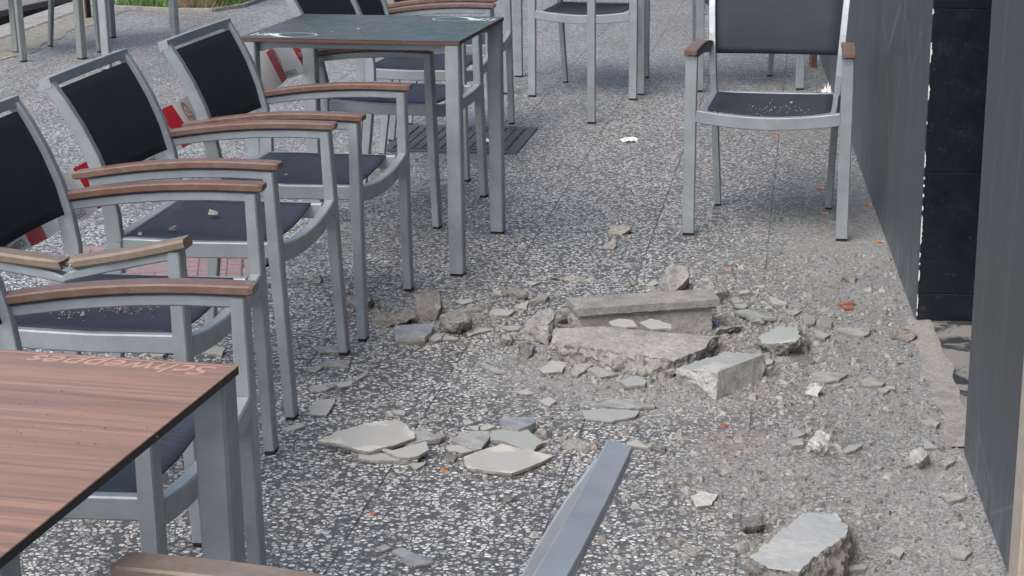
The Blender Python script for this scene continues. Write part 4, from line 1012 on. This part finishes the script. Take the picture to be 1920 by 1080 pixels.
# cigarette ends and brick crumbs
for i, (px, py, lab) in enumerate(((1457, 252, 'cigarette end under the seat of the lone armchair'), (1537, 355, 'cigarette end behind the right front leg of the lone armchair'), (1546, 384, 'middle cigarette end of three beside the right front leg of the lone armchair'), (1546, 402, 'nearest cigarette end of three beside the right leg of the lone armchair'), (1628, 386, 'cigarette end near the wall beyond the lone armchair'), (1650, 455, 'cigarette end near the wall in front of the lone armchair'))):
    p = G(px, py); an = rnd.uniform(-.6, .6); r_ = empty('cigarette_end', (p.x, p.y, .004), an, lab, 'cigarette end', 'cigarette ends near the lone armchair')
    for nm, x0, x1, mt_ in (('filter', -.014, .006, 'orange'), ('paper', .006, .014, 'cream')):
        bm = bmesh.new(); bmesh.ops.create_cone(bm, cap_ends=True, segments=10, radius1=.0042, radius2=.004, depth=x1-x0, matrix=Matrix.Translation(((x0+x1)/2, 0, 0)) @ Matrix.Rotation(math.pi/2, 4, 'Y'))
        mesh(nm, bm, M[mt_], r_)
for i, (px, py, s, lab) in enumerate(((1330, 304, .008, 'red brick crumb left of the lone armchair rear leg'), (1522, 493, .008, 'red brick crumb in the dust in front of the lone armchair'), (1361, 507, .011, 'orange brick crumb behind the upright stone'), (834, 883, .013, 'orange brick crumb below the middle slab group'), (698, 966, .009, 'orange brick crumb on the open paving at the bottom left'), (1358, 800, .013, 'brown red brick crumb in the red dust patch'), (1385, 846, .009, 'small red brick crumb at the front of the red dust patch'))):
    p = G(px, py); bm = bmesh.new(); shard_geo(bm, (0, 0, 0), s, rnd, .6); bmesh.ops.recalc_face_normals(bm, faces=bm.faces)
    tag(mesh('brick_crumb', bm, M['orange' if 'orange' in lab else 'brick'], None, False, (p.x, p.y, 0)), lab, 'brick piece', 'brick pieces')

# crumpled tissues
def tissue(px, py, sx, sy, h, label, z=0):
    p = G(px, py, z); bm = bmesh.new(); bmesh.ops.create_grid(bm, x_segments=16, y_segments=12, size=1)
    for v in bm.verts:
        q = v.co*1.7+Vector((px, 0, 0)); r_ = v.co.length
        v.co = Vector((v.co.x*sx*(1+.3*noise.noise(q)), v.co.y*sy*(1+.3*noise.noise(q+Vector((0, 9, 0)))), .002+h*max(0, (.55+noise.noise(q*1.5))*(1-.5*r_*r_))+h*.25*abs(noise.noise(q*4))))
    ex = bmesh.ops.extrude_face_region(bm, geom=bm.faces[:])
    for v_ in [q for q in ex['geom'] if isinstance(q, bmesh.types.BMVert)]: v_.co.z -= .0012
    bmesh.ops.recalc_face_normals(bm, faces=bm.faces)
    tag(mesh('paper_tissue', bm, m_plain('tissue_paper', (.72, .73, .74), .9, 0, .05), None, False, (p.x, p.y, z)), label, 'paper tissue', 'crumpled paper tissues')
tissue(1181, 264, .036, .04, .016, 'crumpled white tissue on the open paving left of the lone armchair')
tissue(1550, 180, .026, .03, .06, 'crumpled white paper against the wall behind the lone armchair')
tissue(915, 266, .022, .035, .012, 'folded white tissue on the manhole cover under the green table', .008)

# things on seats and tables
def on_seat(loc, yaw, lx, ly):
    return Vector((loc[0]+math.sin(yaw)*lx+math.cos(yaw)*ly, loc[1]-math.cos(yaw)*lx+math.sin(yaw)*ly, 0))
SZ = .431
for px, py, s, mk, lab, ch in ((401, 402, .018, 'conc_l', 'largest stone chip on the seat of the left row armchair', 'R'), (262, 441, .013, 'conc_l', 'pale stone chip at the rear of the left row armchair seat', 'R'), (325, 431, .014, 'conc_d', 'dark stone chip on the left row armchair seat', 'R'), (513, 335, .011, 'cream', 'white chip on the seat of the armchair before the green table', 'S'), (537, 328, .008, 'cream', 'tiny white flake on the seat of the armchair before the green table', 'S')):
    p = G(px, py, SZ+.002); bm = bmesh.new(); shard_geo(bm, (0, 0, 0), s, rnd, .6); bmesh.ops.recalc_face_normals(bm, faces=bm.faces)
    tag(mesh('stone_chip', bm, M[mk], None, False, p), lab, 'stone chip', 'stone chips on the seats')
p = G(712, 182, SZ); bm = bmesh.new()
vs = [bm.verts.new(q) for q in ((-.022, 0, .001), (-.008, .012, .006), (.012, .010, .004), (.026, 0, .002), (.010, -.011, .007), (-.010, -.010, .003))]; bm.faces.new(vs)
ex = bmesh.ops.extrude_face_region(bm, geom=bm.faces[:])
for v_ in [q for q in ex['geom'] if isinstance(q, bmesh.types.BMVert)]: v_.co.z += .001
tag(mesh('dry_leaf', bm, m_plain('dry_leaf', (.38, .16, .05), .7), None, False, p), 'orange dry leaf on the seat under the green table', 'leaf')
def crumbs(name, px0, py0, sdx, sdy, n_, z, mat='conc_l', s0=.0013):
    bm = bmesh.new()
    for i in range(n_):
        p = G(rnd.gauss(px0, sdx), rnd.gauss(py0, sdy), z); shard_geo(bm, p, s0*math.exp(rnd.gauss(0, .5)), rnd, .7, 0)
    tag(mesh(name, bm, M[mat]), kind='stuff')
crumbs('seat_crumbs', 118, 582, 26, 7, 120, .428, 'conc_l', .0018); crumbs('seat_crumbs', 235, 578, 26, 6, 180, .428, 'conc_b', .0016)
crumbs('seat_crumbs', 1462, 203, 34, 5, 60, .424, 'conc_l', .0019)
crumbs('table_crumbs', 110, 790, 70, 45, 40, .7523, 'conc_b', .0008); crumbs('table_crumbs', 690, 56, 70, 8, 26, .7523, 'conc_l', .0015)
